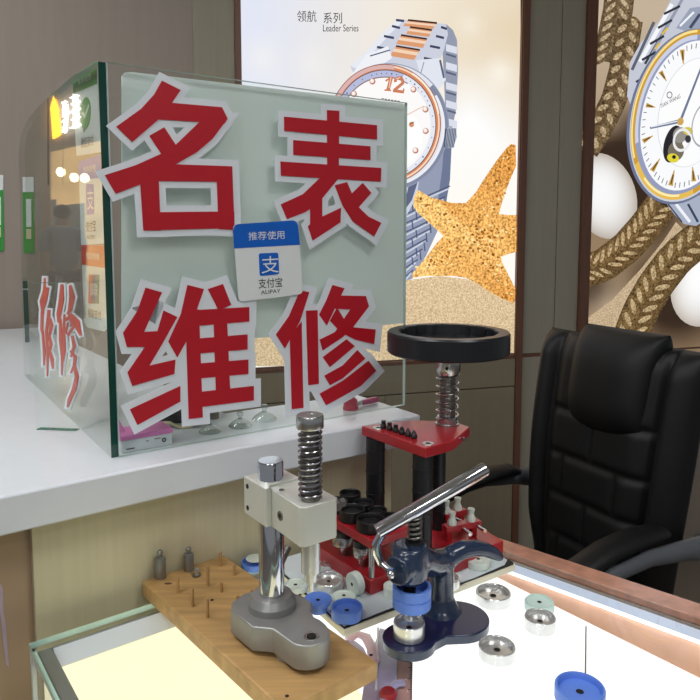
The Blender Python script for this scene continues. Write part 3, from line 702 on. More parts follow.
bw = {'名': 6.6, '表': 6.0, '维': 7.0, '修': 6.4}
def ccw(p): return p if area(p) > 0 else p[::-1]
for ch, (f, strokes) in CH.items():
    mb = MB(); base = .0012
    for k, s_ in enumerate(strokes):
        g = grow(ccw(f(s_)), bw[ch]); mb.prism([FP(x, y, base+.00004*k) for x, y in g], -FP.n*.0009)
    st = obj('lettering_sticker', mb, 'outline', scr, label='%s red character with white outline on the front pane' % where[ch])
    mb = MB()
    for k, s_ in enumerate(strokes): mb.prism([FP(x, y, base+.0012+.00004*k) for x, y in f(s_)], -FP.n*.0006)
    obj('red_character', mb, 'red', st)

# ---- payment sticker on the front pane
def PQ(pl, off, *p): return [pl(x, y, off) for x, y in p]
ps = rrect([(233, 224.5), (298, 220), (303, 294), (239, 302)], 5)
mb = MB(); mb.prism(PQ(FP, .0045, *ps), -FP.n*.0012)
st = obj('payment_sticker', mb, 'paper', scr, label='blue and white payment sticker between the four red characters')
hd = rrect([(233, 224.5), (298, 220), (300, 244.8), (234.2, 248.5)], 5)
hd = [p for p in hd if p[1] < 240]+[(300, 244.8), (234.2, 248.5)]
hd = hd[-1:]+hd[:-1]
mb = MB(); mb.prism(PQ(FP, .0049, (234.2, 248.5), (233, 230), *[(233.6+.5*i, 228-i*.9) for i in range(1, 4)], (238, 224.1), (293, 220.4), (296.2, 221.6), (298.1, 225), (300, 244.8)), -FP.n*.0003); obj('blue_header', mb, 'blueprint', st)
text('lettering', '推荐使用', PQ(FP, .0052, (248.2, 232), (284.2, 230.5), (284.6, 238.8), (248.6, 240.5)), 'paper', st, FP.n)
mb = MB(); mb.prism(PQ(FP, .0049, *rrect([(258.8, 253.4), (278.3, 252.6), (279.3, 274.2), (259.8, 276.2)], 2.4)), -FP.n*.0003); lg = obj('logo', mb, 'blueprint', st)
text('logo_character', '支', PQ(FP, .0052, (261.5, 256.5), (279, 255.5), (279, 272.5), (261.5, 273.5)), 'paper', st, FP.n)
text('lettering', '支付宝', PQ(FP, .0049, (258.2, 278.6), (282.2, 277.2), (282.6, 286.8), (258.6, 288.6)), 'ink', st, FP.n)
text('lettering', 'ALIPAY', PQ(FP, .0049, (260.8, 290.6), (280.4, 288.8), (280.6, 292.6), (261, 294.4)), 'ink', st, FP.n)

# ---- stickers and script characters on the side pane
BO = -.0137
def side_sticker(lab, body, head, hm):
    mb = MB(); mb.prism(PQ(SP, BO+.0012, *body), -SP.n*.001); s_ = obj('payment_sticker', mb, 'paper', scr, label=lab)
    mb = MB(); mb.prism(PQ(SP, BO+.0015, *head), -SP.n*.0003); obj('header', mb, hm, s_)
    a, b, c, d = head; L = lambda p, q, t: (p[0]+(q[0]-p[0])*t, p[1]+(q[1]-p[1])*t)
    def inn(u, v): return L(L(a, b, u), L(d, c, u), v)
    text('lettering', '推荐使用', PQ(SP, BO+.0018, inn(.2, .36), inn(.75, .36), inn(.75, .68), inn(.2, .68)), 'paper', s_, SP.n)
    return s_
s1 = side_sticker('green headed payment sticker at the top of the side pane', [(73, 75.7), (97, 60.9), (97.6, 90), (100.7, 152), (76.4, 156), (73, 93.6)], [(72.9, 75.9), (97, 61), (97, 83.6), (72.9, 93.8)], 'green')
mb = MB(); mb.prism(PQ(SP, BO+.0016, *ellipse(85.4, 113.4, 5.2, 16.2, 3, 30)), -SP.n*.0003); mb.prism(PQ(SP, BO+.0016, (82.6, 126), (85.5, 129), (83.6, 133)), -SP.n*.0003); obj('speech_bubble', mb, 'green', s1)
mb = MB(); mb.prism(PQ(SP, BO+.0019, (82, 113), (83, 112), (84.3, 115), (88.6, 103.5), (89, 106), (84.6, 119)), -SP.n*.0003); obj('tick', mb, 'paper', s1)
text('lettering', '微信支付', PQ(SP, BO+.0016, (80.6, 138), (93.2, 134), (93.6, 145), (81, 148.5)), 'ink', s1, SP.n)
s2 = side_sticker('lavender blue headed payment sticker in the middle of the side pane', [(78.6, 161.6), (100.7, 154.5), (104, 243.5), (81, 245)], [(78.6, 161.6), (100.7, 154.5), (101.4, 177.9), (78.8, 179.5)], 'lav')
mb = MB(); mb.prism(PQ(SP, BO+.0016, *rrect([(85.9, 184), (93.4, 184), (94, 214), (86.5, 215)], 1.5)), -SP.n*.0003); obj('logo', mb, 'lav', s2)
text('logo_character', '支', PQ(SP, BO+.0019, (86.6, 189), (93.4, 188.5), (93.8, 209.5), (87.2, 210)), 'paper', s2, SP.n)
text('lettering', '支付宝', PQ(SP, BO+.0016, (86, 221), (95.6, 219.5), (96, 231.5), (86.4, 232)), 'ink', s2, SP.n)
text('lettering', 'ALIPAY', PQ(SP, BO+.0016, (87, 235), (95, 234.5), (95.2, 239), (87.2, 239)), 'ink', s2, SP.n)
s3 = side_sticker('red headed payment sticker at the bottom of the side pane', [(81.2, 245), (104.5, 245.4), (107.3, 328), (104, 331.5), (87, 327.5), (84, 322)], [(81.2, 245), (104.5, 245.6), (105, 268), (81.6, 264.6)], 'redp')
for k, m_ in enumerate(('redp', 'navyp', 'teal2')):
    x0 = 88.8+k*3.3; mb = MB(); mb.prism(PQ(SP, BO+.0016+.0001*k, (x0, 274.5), (x0+3.4+.3, 274.8), (x0+3.2, 304), (x0-.5, 303)), -SP.n*.0003); obj('logo_stripe', mb, m_, s3)
text('lettering', '银联', PQ(SP, BO+.0021, (89.6, 283), (97.6, 283.5), (97.6, 296), (89.4, 295.5)), 'paper', s3, SP.n)
text('lettering', '银联支付', PQ(SP, BO+.0016, (88, 308.5), (101, 310.5), (101.2, 320.5), (88.3, 317.5)), 'ink', s3, SP.n)
c5 = cv(30, 250, 327/70)
def strokes_to(mb, ss, extra, off, th, f):
    for k, (pts, ws_) in enumerate(ss):
        P2 = [V(p) for p in f(pts)]; n_ = len(P2); l, r_ = [], []
        for i, p in enumerate(P2):
            d = (P2[min(i+1, n_-1)]-P2[max(i-1, 0)]).normalized(); m_ = V((-d.y, d.x)); w_ = ws_[i]*1.35/4.67/2+extra
            if i == 0: p = p-d*extra
            if i == n_-1: p = p+d*extra
            l.append(tuple(p+m_*w_)); r_.append(tuple(p-m_*w_))
        mb.prism([SP(x, y, off+.00005*k) for x, y in l+r_[::-1]], -SP.n*th)
WEI = [([(68, 130), (66, 190), (52, 240), (60, 300)], [6, 10, 12, 8]), ([(80, 175), (72, 230), (56, 290), (54, 370), (60, 400)], [14, 12, 10, 10, 6]), ([(58, 380), (66, 470), (64, 540)], [8, 10, 5]),
       ([(88, 280), (84, 330), (76, 380), (82, 470), (80, 590)], [10, 12, 10, 9, 4]), ([(92, 320), (100, 350), (90, 400)], [8, 12, 8]), ([(88, 400), (98, 440), (92, 470)], [8, 10, 8]), ([(90, 470), (102, 510), (106, 555)], [8, 12, 6])]
XIU = [([(148, 160), (146, 230), (134, 300), (132, 340)], [10, 18, 16, 6]), ([(140, 320), (142, 420), (150, 500), (147, 585)], [8, 12, 9, 4]), ([(160, 300), (156, 380), (160, 470), (154, 520)], [6, 10, 9, 5]),
       ([(186, 165), (196, 220), (186, 280), (174, 300)], [8, 20, 14, 6]), ([(160, 330), (190, 310), (216, 340), (236, 400)], [6, 24, 26, 6]), ([(180, 300), (200, 360), (176, 400), (166, 380), (176, 340)], [6, 10, 10, 8, 6]),
       ([(196, 400), (206, 450), (190, 500)], [8, 12, 6]), ([(188, 470), (210, 500), (206, 540), (190, 575)], [8, 12, 10, 6]), ([(204, 530), (218, 590), (206, 650), (184, 700), (174, 735)], [8, 14, 16, 14, 6])]
for nm, ss in (('far', WEI), ('near', XIU)):
    mb = MB(); strokes_to(mb, ss, 1.9, .0012, .001, c5); s_ = obj('lettering_sticker', mb, 'outline', scr, label='%s orange red brush script character on the side pane' % nm)
    mb = MB(); strokes_to(mb, ss, 0, .0022, .0005, c5); obj('red_character', mb, 'script', s_)

# ---- things standing on the worktop behind the front pane
def ring_lathe(mb, prof, c, **k): return mb.lathe(prof, c, **k)
for (px, py, sc, lab) in ((249.5, 431, 1.0, 'clear suction cup behind the front pane, nearest the silver spring plunger'), (274, 424, 1.05, 'clear suction cup behind the front pane under the lower right red character'), (219, 437, .95, 'clear suction cup behind the front pane under the lower left red character')):
    c = at(px, py, zc)+FP.n*-.012+V((0, 0, 0)); k = mmpx(c)*sc*.78
    c = c-FP.n*(.020)
    t = thing('suction_cup', lab, 'suction cup', c, 'suction cups behind the glass')
    mb = MB(); mb.lathe([(0, .0), (15*k, .0), (15.5*k, 1.2*k), (12*k, 5*k), (6*k, 9*k), (3.6*k, 10*k), (0, 10*k)], c, seg=32); obj('cup', mb, 'cup', t)
    mb = MB(); mb.lathe([(0, 10*k), (3*k, 10*k), (2.6*k, 13*k), (4.2*k, 15*k), (4.2*k, 18*k), (3.4*k, 19*k), (0, 19*k)], c, seg=24); obj('knob', mb, 'cup', t)
# carton with a pink top
c = at(122, 456, zc); 
t = thing('small_carton', 'small light grey carton with a pink lid behind the corner of the glass screen', 'box', c-FP.n*.02)
q0 = c-FP.n*.011+FP.d*.003
def fbox(mb, o_, d0, d1, n0, n1, z0, z1_): return mb.prism([o_+FP.d*d0-FP.n*n0+EZ*z0, o_+FP.d*d1-FP.n*n0+EZ*z0, o_+FP.d*d1-FP.n*n1+EZ*z0, o_+FP.d*d0-FP.n*n1+EZ*z0], EZ*(z1_-z0))
mb = MB(); fbox(mb, q0, 0, .072, 0, .045, 0, .017); obj('carton_body', mb, 'greybox', t, .0006)
mb = MB(); fbox(mb, q0, -.001, .0735, -.001, .046, .0172, .024); mb.prism([q0+FP.d*-.001+EZ*.024-FP.n*.02, q0+FP.d*.012+EZ*.024-FP.n*.02, q0+FP.d*.004+EZ*.046-FP.n*.03, q0+FP.d*-.001+EZ*.05-FP.n*.03], -FP.n*.004); obj('lid', mb, 'pinkbox', t, .0006)
mb = MB(); cc = q0+FP.d*.060+EZ*.009+FP.n*.0006; mb.lathe([(.0016, 0), (.0032, 0), (.0032, .0004), (.0016, .0004)], cc, axis=FP.n, seg=20, closed=True); obj('printed_ring', mb, 'ink', t)
for d0, w_, z_ in ((.006, .012, .004), (.034, .004, .011), (.046, .009, .012)): 
    mb = MB(); fbox(mb, q0+FP.n*.0007, d0, d0+w_, 0, .0003, z_, z_+.0016); obj('printed_line', mb, 'ink' if d0 < .03 else 'grey', t)
o_ = at(150, 446, zc)-FP.n*.075
mb = MB(); mb.tube([o_+EZ*.012, o_+FP.d*.03+EZ*.022-FP.n*.01, o_+FP.d*.065+EZ*.016, o_+FP.d*.085+EZ*.012+FP.n*.01], [.008, .014, .013, .008], 14, flat=(.8, 1)); 
tag(obj('tool_pouch', mb, 'blackpl'), 'black soft tool pouch on the worktop behind the pink lidded carton', 'pouch')
for k, (px, py, lab) in enumerate(((192, 436, 'cream watch strap lying curled behind the lower left red character'),)):
    o_ = at(px, py, zc)-FP.n*.05
    mb = MB(); mb.tube([o_+FP.d*(-.035+.01*i)+EZ*(.006+.006*math.sin(i*1.1))-FP.n*(.006*math.sin(i*.8)) for i in range(9)], .0048, 10, flat=(.5, 1.2)); tag(obj('watch_strap', mb, 'tan'), lab, 'strap')
o_ = at(226, 434, zc)-FP.n*.085
mb = MB(); fbox(mb, o_, -.028, .028, 0, .04, .0, .045); tag(obj('storage_box', mb, 'taupebox', bevel=.002), 'small taupe box behind the suction cups on the worktop', 'box')
c = at(358, 411.5, zc)-FP.n*.022
t = thing('plastic_pot', 'small pink red plastic pot behind the front pane at the right', 'pot', c)  # a loose plastic cap
mb = MB(); mb.lathe([(0, 0), (.0135, 0), (.0135, .004), (.0125, .005), (.0115, .017), (.0100, .0185), (0, .0185)], c); obj('pot_body', mb, 'pinkred', t)
mb = MB(); mb.lathe([(.006, .019), (.0075, .019), (.0075, .021), (.006, .021)], c, closed=True); obj('rim', mb, 'pink', t)
a = at(368, 408, zc)-FP.n*.018+EZ*.006; b = a+FP.d*.034-FP.n*.004
t = thing('pink_lighter', 'pink plastic stick lying beside the small red pot on the worktop', 'lighter', a-EZ*.006)
mb = MB(); mb.tube([a, a+(b-a)*.5, b], [.005, .0058, .0056], 14, flat=(.9, 1.25)); obj('body', mb, 'pink', t)
mb = MB(); mb.cyl(a-(b-a).normalized()*.010, a, .0042); obj('metal_tip', mb, 'chrome', t)
# ================================================================== lit display counter
ZT_ = .900
gl, gb, gf = .162, .878, .30
oR1, oR2 = UN(at(500, 538.6, ZT_)), UN(at(700, 604, ZT_))
gR1, gR2 = UN(at(505, 551.5, ZT_)), UN(at(700, 618.5, ZT_))
def ext(a, b, nn): k = (nn-a[1])/(b[1]-a[1]); return (a[0]+(b[0]-a[0])*k, nn)
bR1, bR2 = UN(at(505, 557.5, .888)), UN(at(700, 626, .888))
lR1, lR2 = UN(at(505, 569.5, .868)), UN(at(700, 641, .868))
kR1, kR2 = UN(at(500, 577, .868)), UN(at(700, 676, .868))
cnt = thing('display_counter', 'glass topped display counter with glowing cream and white panels and rosewood rim', 'display counter', W(.5, .6, 0))
mb = MB(); mb.slab([(gl, gb), ext(gR1, gR2, gb), ext(gR1, gR2, gf), (gl, gf)][::-1], ZT_-.008, ZT_, 0, 1); obj('top_glass', mb, ['glasst', 'teal'], cnt)
mb = MB(); mb.ubox(gl+.0005, gl+.0065, gf, gb-.001, .45, ZT_-.0085, 0)
o = obj('side_glass', mb, ['glassf', 'teal'], cnt)
for p in o.data.polygons:
    if abs(p.normal.dot(EU)) < .8: p.material_index = 1
mb = MB(); mb.ubox(gl+.001, gl+.006, gb-.007, gb-.001, .45, ZT_-.0085); obj('corner_seal', mb, 'outline', cnt)
mb = MB(); mb.slab([ext(oR1, oR2, gb), ext(oR1, oR2, gf), ext(gR1, gR2, gf), ext(gR1, gR2, gb)], .8885, ZT_+.0008); obj('rim', mb, 'rosewood', cnt, .001)
for k in (0.12, .55):
    p0 = tuple(gR1[i]+(bR1[i]-gR1[i])*k for i in (0, 1)); p1 = tuple(gR2[i]+(bR2[i]-gR2[i])*k for i in (0, 1))
    mb = MB(); d_ = .0035
    mb.slab([ext(p0, p1, gb-.01), ext(p0, p1, gf+.01), (ext(p0, p1, gf+.01)[0]-d_, gf+.01), (ext(p0, p1, gb-.01)[0]-d_, gb-.01)], .886, .8905); obj('groove_rail', mb, 'grey' if k < .3 else 'dsteel', cnt)
mb = MB(); mb.prism([W(*ext(bR1, bR2, gb-.012), .8875), W(*ext(bR1, bR2, gf+.01), .8875), W(ext(lR1, lR2, gf+.01)[0]-.003, gf+.01, .8675), W(ext(lR1, lR2, gb-.012)[0]-.003, gb-.012, .8675)], (0, 0, -.004)); obj('side_reflector', mb, 'ledd', cnt)
mb = MB(); a, b = ext(lR1, lR2, gb-.012), ext(lR1, lR2, gf+.01); mb.slab([(a[0]-.001, a[1]), (b[0]-.001, b[1]), (b[0]-.006, b[1]), (a[0]-.006, a[1])], .8662, .8705); obj('led_strip', mb, 'led', cnt)
mb = MB(); mb.slab([(a[0]-.006, a[1]), (b[0]-.006, b[1]), ext(kR1, kR2, gf+.01), ext(kR1, kR2, gb-.012)], .8650, .8660); obj('copper_band', mb, 'copper', cnt)
um = .462
mb = MB(); mb.slab([(gl+.026, gb-.017), (um, gb-.017), (um, gf+.01), (gl+.030, gf+.01)], .860, .866); obj('light_panel', mb, 'creamlit', cnt, label='cream glowing panel')
k0, k1 = ext(kR1, kR2, gb-.022), ext(kR1, kR2, gf+.01)
mb = MB(); mb.slab([(um+.0005, gb-.022), k0, k1, (um+.0005, gf+.01)], .860, .8652); obj('light_panel', mb, 'whitelit', cnt, label='bright white glowing panel')
mb = MB(); mb.ubox(gl+.008, gl+.025, gf+.01, gb-.004, .868, .889); obj('rail', mb, 'grey', cnt, .002)
mb = MB(); mb.ubox(gl+.025, ext(bR1, bR2, gb)[0], gb-.008, gb-.004, .868, .889); obj('rail', mb, 'grey', cnt, .001)
mb = MB(); mb.prism([W(gl+.026, gb-.0085, .888), W(ext(bR1, bR2, gb)[0], gb-.0085, .888), W(ext(bR1, bR2, gb)[0], gb-.018, .867), W(gl+.028, gb-.018, .867)], EN*.002); obj('back_reflector', mb, 'bluewall', cnt)
mb = MB(); mb.ubox(gl+.014, gl+.020, gf+.01, gb-.006, .45, .866); obj('side_light_panel', mb, 'creamlit', cnt)
mb = MB(); mb.slab([(gl+.001, gb-.002), ext(oR1, oR2, gb-.002), ext(oR1, oR2, gf), (gl+.001, gf)], 0, .45); mb.slab([(gl+.022, gb-.002), ext(bR1, bR2, gb-.002), ext(bR1, bR2, gf), (gl+.022, gf)], .45, .858); obj('body', mb, 'beige', cnt)
mb = MB(); mb.prism([at(x, y, .8661) for x, y in ((585.3, 626), (586.7, 626), (586, 716), (584, 716))], (0, 0, -.001)); obj('panel_seam', mb, 'grey', cnt)  # grey strip painted in for the wall trim's reflection in the top glass
La, Lb = W(*ext(lR1, lR2, gb-.03), 0), W(*ext(lR1, lR2, gf+.02), 0); LD = bpy.data.lights.new('led_strip_light', 'AREA'); LD.shape = 'RECTANGLE'; LD.size = (Lb-La).length; LD.size_y = .012; LD.energy = .25; LD.color = (.94, .97, 1)
lo = bpy.data.objects.new('led_strip_light', LD); COL.objects.link(lo); xa = (Lb-La).normalized(); dn = (V((0, 0, -1))+(V((-xa.y, xa.x, 0)) if V((-xa.y, xa.x, 0)).dot(EU) < 0 else V((xa.y, -xa.x, 0)))*1.2).normalized(); zaxis = -dn; ya = zaxis.cross(xa)
lo.matrix_world = Matrix(((xa.x, ya.x, zaxis.x, 0), (xa.y, ya.y, zaxis.y, 0), (xa.z, ya.z, zaxis.z, 0), (0, 0, 0, 1))); lo.location = (La+Lb)/2+EZ*.885

# things lying under the glass
def flat(name, pts, z, th, m, lab, cat, group=None, bev=0):
    mb = MB(); mb.prism([at(x, y, z+th) for x, y in pts], (0, 0, -th)); o = obj(name, mb, m, bevel=bev); tag(o, lab, cat, group); return o
r_ = thing('ruler', 'salmon coloured ruler with dark ticks under the showcase glass in front of the blue press', 'ruler', at(402, 680, .8662))
mb = MB(); mb.prism([at(x, y, .8676) for x, y in ((399, 640), (413, 640), (412, 712), (394, 712))], (0, 0, -.0012)); M['salmon'] = mat('salmon_plastic', (196, 148, 138), .4, var=.08); obj('blade', mb, 'salmon', r_)
mb = MB()
for k in range(30):
    y = 645+2.2*k; x = 413-(y-640)/72
    mb.prism([at(px, py, .8679) for px, py in ((x-(4 if k % 5 == 0 else 2.4), y), (x-.2, y), (x-.2, y+1.0), (x-(4 if k % 5 == 0 else 2.4), y+1.0))], (0, 0, -.0002))
obj('tick_marks', mb, 'blk', r_)
sl = thing('plastic_sleeve', 'lilac clear plastic sleeve under the glass between pine board and ruler', 'sleeve', at(380, 670, .8662))
M['lilacp'] = mat('lilac_film', (186, 176, 214), .25, var=.25, scale=22, coat=.5); M['pinkp'] = mat('pink_film', (232, 190, 214), .25, var=.2, scale=22, coat=.5)
mb = MB(); mb.prism([at(x, y, .8675) for x, y in ((380, 628), (399, 634), (393.5, 712), (360, 712), (366, 670))], (0, 0, -.0012)); obj('film', mb, 'lilacp', sl)
mb = MB(); mb.tube([at(378, 628, .8690), at(377, 660, .8690), at(376, 690, .8690)], .0014, 8); obj('welded_seam', mb, 'outline', sl)
mb = MB(); mb.tube([at(398, 640, .8690), at(397, 670, .8690), at(396, 705, .8690)], .0008, 8); obj('welded_seam', mb, 'grey', sl)
pb = thing('strap_roll', 'pale pink plastic strap roll showing at the back corner of the pine board', 'strap', at(358, 640, .8662))
mb = MB()
mb.tube([at(348, 640, .870), at(357, 634, .872), at(366, 637, .872), at(372, 648, .872), at(374, 662, .870)], .007, 12, flat=(.45, 1)); obj('strap', mb, 'pinkp', pb)
mb = MB(); mb.tube([at(346, 642, .868), at(354, 643, .869), at(361, 649, .869), at(366, 660, .868)], .004, 10, flat=(.4, 1)); obj('strap', mb, 'lilacp', pb)
pb = thing('strap_roll', 'lilac plastic strap roll at the bottom edge beside the front corner of the pine board', 'strap', at(390, 695, .8662))
mb = MB(); mb.tube([at(384, 704, .870), at(387, 692, .872), at(395, 684, .872), at(404, 683, .871)], .006, 12, flat=(.5, 1)); obj('strap', mb, 'lilacp', pb)
mb = MB(); c = at(427-6, 694, .8662); 
c = at(388, 697, .8690); t = thing('red_pot', 'small red pot under the showcase glass at the bottom edge of the photo', 'pot', c)  # a loose red cap lying under the glass
mb = MB(); mb.lathe([(0, 0), (.010, 0), (.010, .006), (.008, .008), (0, .008)], c); obj('pot_body', mb, 'redpaint', t)
mb = MB(); mb.lathe([(.0085, .0075), (.010, .0055), (.0105, .0055), (.0105, .0035), (.010, .0035)], c); obj('rim', mb, 'redpaint', t)

# ================================================================== pine board, pegs, little weights
BT = .922
bd = thing('pine_board', 'varnished pine board with wooden pegs carrying the silver press', 'board', W(.39, .74, ZT_))
bq = [(.312, .9045), (.438, .9075), (.461, .570), (.335, .566)]
mb = MB(); mb.slab(bq, ZT_+.0003, BT); obj('board', mb, 'wood', bd, .0025)
def dowel(px, py, h, r=.0022):
    c = at(px, py, BT); mb = MB(); mb.lathe([(0, -.004), (r, -.004), (r, h-.0005), (r*.8, h), (0, h)], c, seg=14); obj('peg', mb, 'woodpeg', bd)
for (px, py, py2) in ((178, 593, 577), (192.5, 606.5, 589), (207.5, 617.5, 599), (208, 586, 566.5), (221.5, 592, 583), (220.5, 566, 553), (234.5, 575, 565), (238, 603, 596), (252, 597, 590)):
    p = at(px, py, BT); dowel(px, py, max(.006, zat(py2, p)-BT))
for (px, py) in ((371, 655), (287, 696), (212, 600)): 
    c = at(px, py, BT+.0002); mb = MB(); mb.lathe([(0, 0), (.0022, 0), (.0022, .0002), (0, .0002)], c, seg=14); obj('bored_hole', mb, 'hole', bd)
c = at(168, 583.5, BT+.0002); mb = MB(); mb.ell(c, (.0055, .0028, .0003)); obj('knot', mb, 'knot', bd)
def weight(px, py, pytop, wpx, lab):
    c = at(px, py, BT+.0002); k = mmpx(c); r = wpx/2*k; h = zat(pytop, c)-BT
    t = thing('brass_weight' if 0 else 'steel_weight', lab, 'weight', c, 'calibration weights')
    mb = MB(); mb.lathe([(0, 0), (r*.92, 0), (r, .001), (r, h*.68), (r*.9, h*.73), (r*.5, h*.77), (0, h*.77)], c, seg=28); obj('body', mb, 'wsteel', t)
    mb = MB(); mb.lathe([(0, h*.765), (r*.38, h*.765), (r*.34, h*.83), (r*.55, h*.87), (r*.58, h*.93), (r*.4, h*.99), (0, h)], c, seg=24); obj('knob', mb, 'wsteel', t)
weight(160.5, 577.5, 551, 11, 'bottle shaped steel weight at the back left corner of the pine board')
weight(189, 570, 548, 10, 'bottle shaped steel weight second from the left on the pine board')
c = at(196.5, 576, BT+.0002); t = thing('small_bolt', 'small steel bolt lying on the pine board beside the second weight', 'bolt', c)
mb = MB(); mb.lathe([(0, 0), (.006, 0), (.006, .003), (.0045, .004), (0, .004)], c, seg=6); obj('head', mb, 'dsteel', t)
mb = MB(); mb.lathe([(0, .004), (.003, .004), (.003, .008), (.0042, .0085), (.0036, .011), (0, .0115)], c, seg=20); obj('stud', mb, 'chrome', t)

# ================================================================== silver hand press on the board
TIP = W(.398, .610, 0); PC = W(.393, .687, 0); BZ = .957
pr = thing('silver_press', 'silver column hand press with spring plunger standing on the pine board', 'press', V((PC.x, PC.y, BT)))
zz = lambda p, z: V((p[0], p[1], z))
oc = [(230.6, 610), (252, 627), (273, 629), (292.8, 643.6), (299, 645.4), (307, 646), (315, 645), (322, 642.5), (327, 639), (330, 634), (329, 628.5), (325, 623.5), (320, 619.5), (314, 616.6), (311, 611), (312, 603), (303, 596), (286, 590), (262, 588), (243, 594), (232, 602)]
mb = MB(); mb.prism([at(x, y, BZ) for x, y in oc], (0, 0, -(BZ-BT-.006))); obj('base', mb, 'alucast', pr, .0016, 2)
for (px, py) in ((262, 618), (248, 606), (290, 600), (284, 628)):
    mb = MB(); c = at(px, py, BZ); mb.lathe([(0, 0), (.009, 0), (.009, .008), (0, .008)], zz(c, BT+.0003), seg=20); obj('foot', mb, 'alucast', pr)
mb = MB(); mb.lathe([(0, BZ-.001), (.0285, BZ-.001), (.0285, BZ+.008), (.0235, BZ+.0155), (.0185, BZ+.0165), (.0165, BZ+.0165), (0, BZ+.0165)], zz(PC, 0), seg=48); obj('collar', mb, 'alucast', pr, angle=25)
mb = MB(); mb.lathe([(0, BZ+.002), (.0150, BZ+.002), (.0150, 1.134), (.0140, 1.1355), (0, 1.1355)], zz(PC, 0), seg=48); obj('column', mb, 'chrome', pr)
mb = MB(); c = at(311.6, 636.3, BZ); mb.lathe([(0, .0002), (.0062, .0002), (.0082, .0006), (.0086, .0001)], c, seg=28); obj('die_socket', mb, 'steel', pr)
mb = MB(); mb.lathe([(0, .0006), (.0052, .0006), (.0052, .0009), (0, .0009)], c, seg=28); obj('socket_hole', mb, 'hole', pr)
c = at(300, 595, BZ); mb = MB(); mb.lathe([(0, 0), (.0022, 0), (.0022, .0006), (0, .0006)], c, seg=14); obj('set_screw', mb, 'dsteel', pr)
mb = MB(); mb.slab([(.371, .660), (.379, .660), (.379, .667)[::1], (.421, .667), (.421, .712), (.371, .712)], 1.069, 1.114); obj('clamp_block', mb, 'alublock', pr, .0010)
mb = MB(); mb.slab([(.3765, .598), (.3815, .594), (.4205, .594), (.4245, .598), (.4245, .630), (.4225, .6675), (.379, .6675)], 1.068, 1.1115); obj('head_block', mb, 'alublock', pr, .0007)
for z_ in (1.104, 1.078):
    c = W(.3712, .703, z_); mb = MB(); mb.lathe([(0, 0), (.0030, 0), (.0030, -.0006), (0, -.0006)], c, axis=EU, seg=18); obj('screw_hole', mb, 'hole', pr)
c = W(.3775, .640, 1.088); mb = MB(); mb.lathe([(.0028, .002), (.0028, -.0004), (.0052, -.0006), (.0056, .002)], c, axis=EU, seg=24); obj('socket_screw', mb, 'dsteel', pr)
mb = MB(); mb.lathe([(0, -.0001), (.0027, -.0001), (.0027, .001), (0, .001)], c, axis=EU, seg=6); obj('hex_recess', mb, 'hole', pr)
c = W(.387, .652, 1.1115); mb = MB(); mb.lathe([(0, 0), (.0030, 0), (.0030, .0007), (0, .0007)], c, seg=16); obj('set_screw', mb, 'dsteel', pr)
c = W(.4245, .607, 1.099); mb = MB(); mb.lathe([(0, 0), (.0088, 0), (.0088, .006), (.0078, .008), (.0056, .008), (.0056, .016), (0, .016)], c, axis=EU, seg=6); obj('side_nut', mb, 'chrome', pr, angle=20)
T0 = zz(TIP, 0)
mb = MB(); mb.lathe([(0, 1.03), (.0102, 1.03), (.0102, 1.195), (0, 1.195)], T0, seg=36); obj('plunger_rod', mb, 'dsteel', pr)
mb = MB(); mb.coil(T0, .0120, .0014, 1.1135, 1.1895, 12.5); obj('spring', mb, 'springs', pr)
mb = MB(); mb.lathe([(0, 1.191), (.0142, 1.191), (.0148, 1.192), (.0148, 1.204), (.0138, 1.2055), (.004, 1.2055), (.0034, 1.2050), (0, 1.2050)], T0, seg=48); obj('cap', mb, 'steel', pr)
mb = MB(); mb.lathe([(0, 1.069), (.0105, 1.069), (.0105, 1.030), (.0072, 1.0285), (.0072, 1.020), (.0062, 1.019), (.0032, 1.0185), (.0032, 1.008), (0, 1.008)], T0, seg=36); obj('lower_plunger', mb, 'alu', pr)

# ================================================================== grey work mat
ZM = .912
wm = thing('work_mat', 'pale grey paper covered board with cream edges under the red tools', 'board', W(.63, .75, ZT_))
mq = [(.478, .659), (.782, .645), (.786, .650), (.800, .862), (.49, .868)]
mb = MB(); mb.slab(mq, ZT_+.0003, ZM-.0022); obj('board', mb, 'cream', wm, .0015)
mb = MB(); mb.slab([(p[0]+(.63-p[0])*.012, p[1]+(.76-p[1])*.015) for p in mq], ZM-.0022, ZM-.0010); obj('lining', mb, 'blk', wm)
mb = MB(); mb.slab([(.482, .664), (.60, .6585), (.70, .6515), (.766, .652), (.781, .660), (.792, .858), (.494, .864)], ZM-.0010, ZM); obj('paper_sheet', mb, 'mat', wm)

# ================================================================== red watch case press
pb0 = thing('red_press', 'red watch case press with three black columns and a big black hand wheel', 'press', W(.70, .75, ZM))
PB = .9325; PZ = 1.100
mb = MB(); mb.slab([(.6245, .676), (.791, .676), (.806, .770), (.806, .850), (.6245, .850)], ZM+.0003, PB); obj('base', mb, 'redpaint', pb0, .0015)
plate = [(.641, .836), (.644, .694), (.700, .696), (.772, .732), (.776, .770), (.724, .815)]
mb = MB(); mb.slab(plate, PZ-.0145, PZ); obj('top_plate', mb, 'redpaint', pb0, .0012)
for (u, n_) in ((.657, .713), (.652, .815), (.742, .768)):
    c = W(u, n_, 0); mb = MB(); rc = .0145 if u < .7 else .0105; mb.lathe([(0, PB), (rc, PB), (rc, PZ-.0145), (0, PZ-.0145)], c, seg=32)
    for k in range(4): mb.lathe([(rc-.0001, 0), (rc+.0007, .0006), (rc+.0007, .0022), (rc-.0001, .0028)], zz(c, PB+.03+.034*k), seg=32)
    obj('column', mb, 'blackcol', pb0)
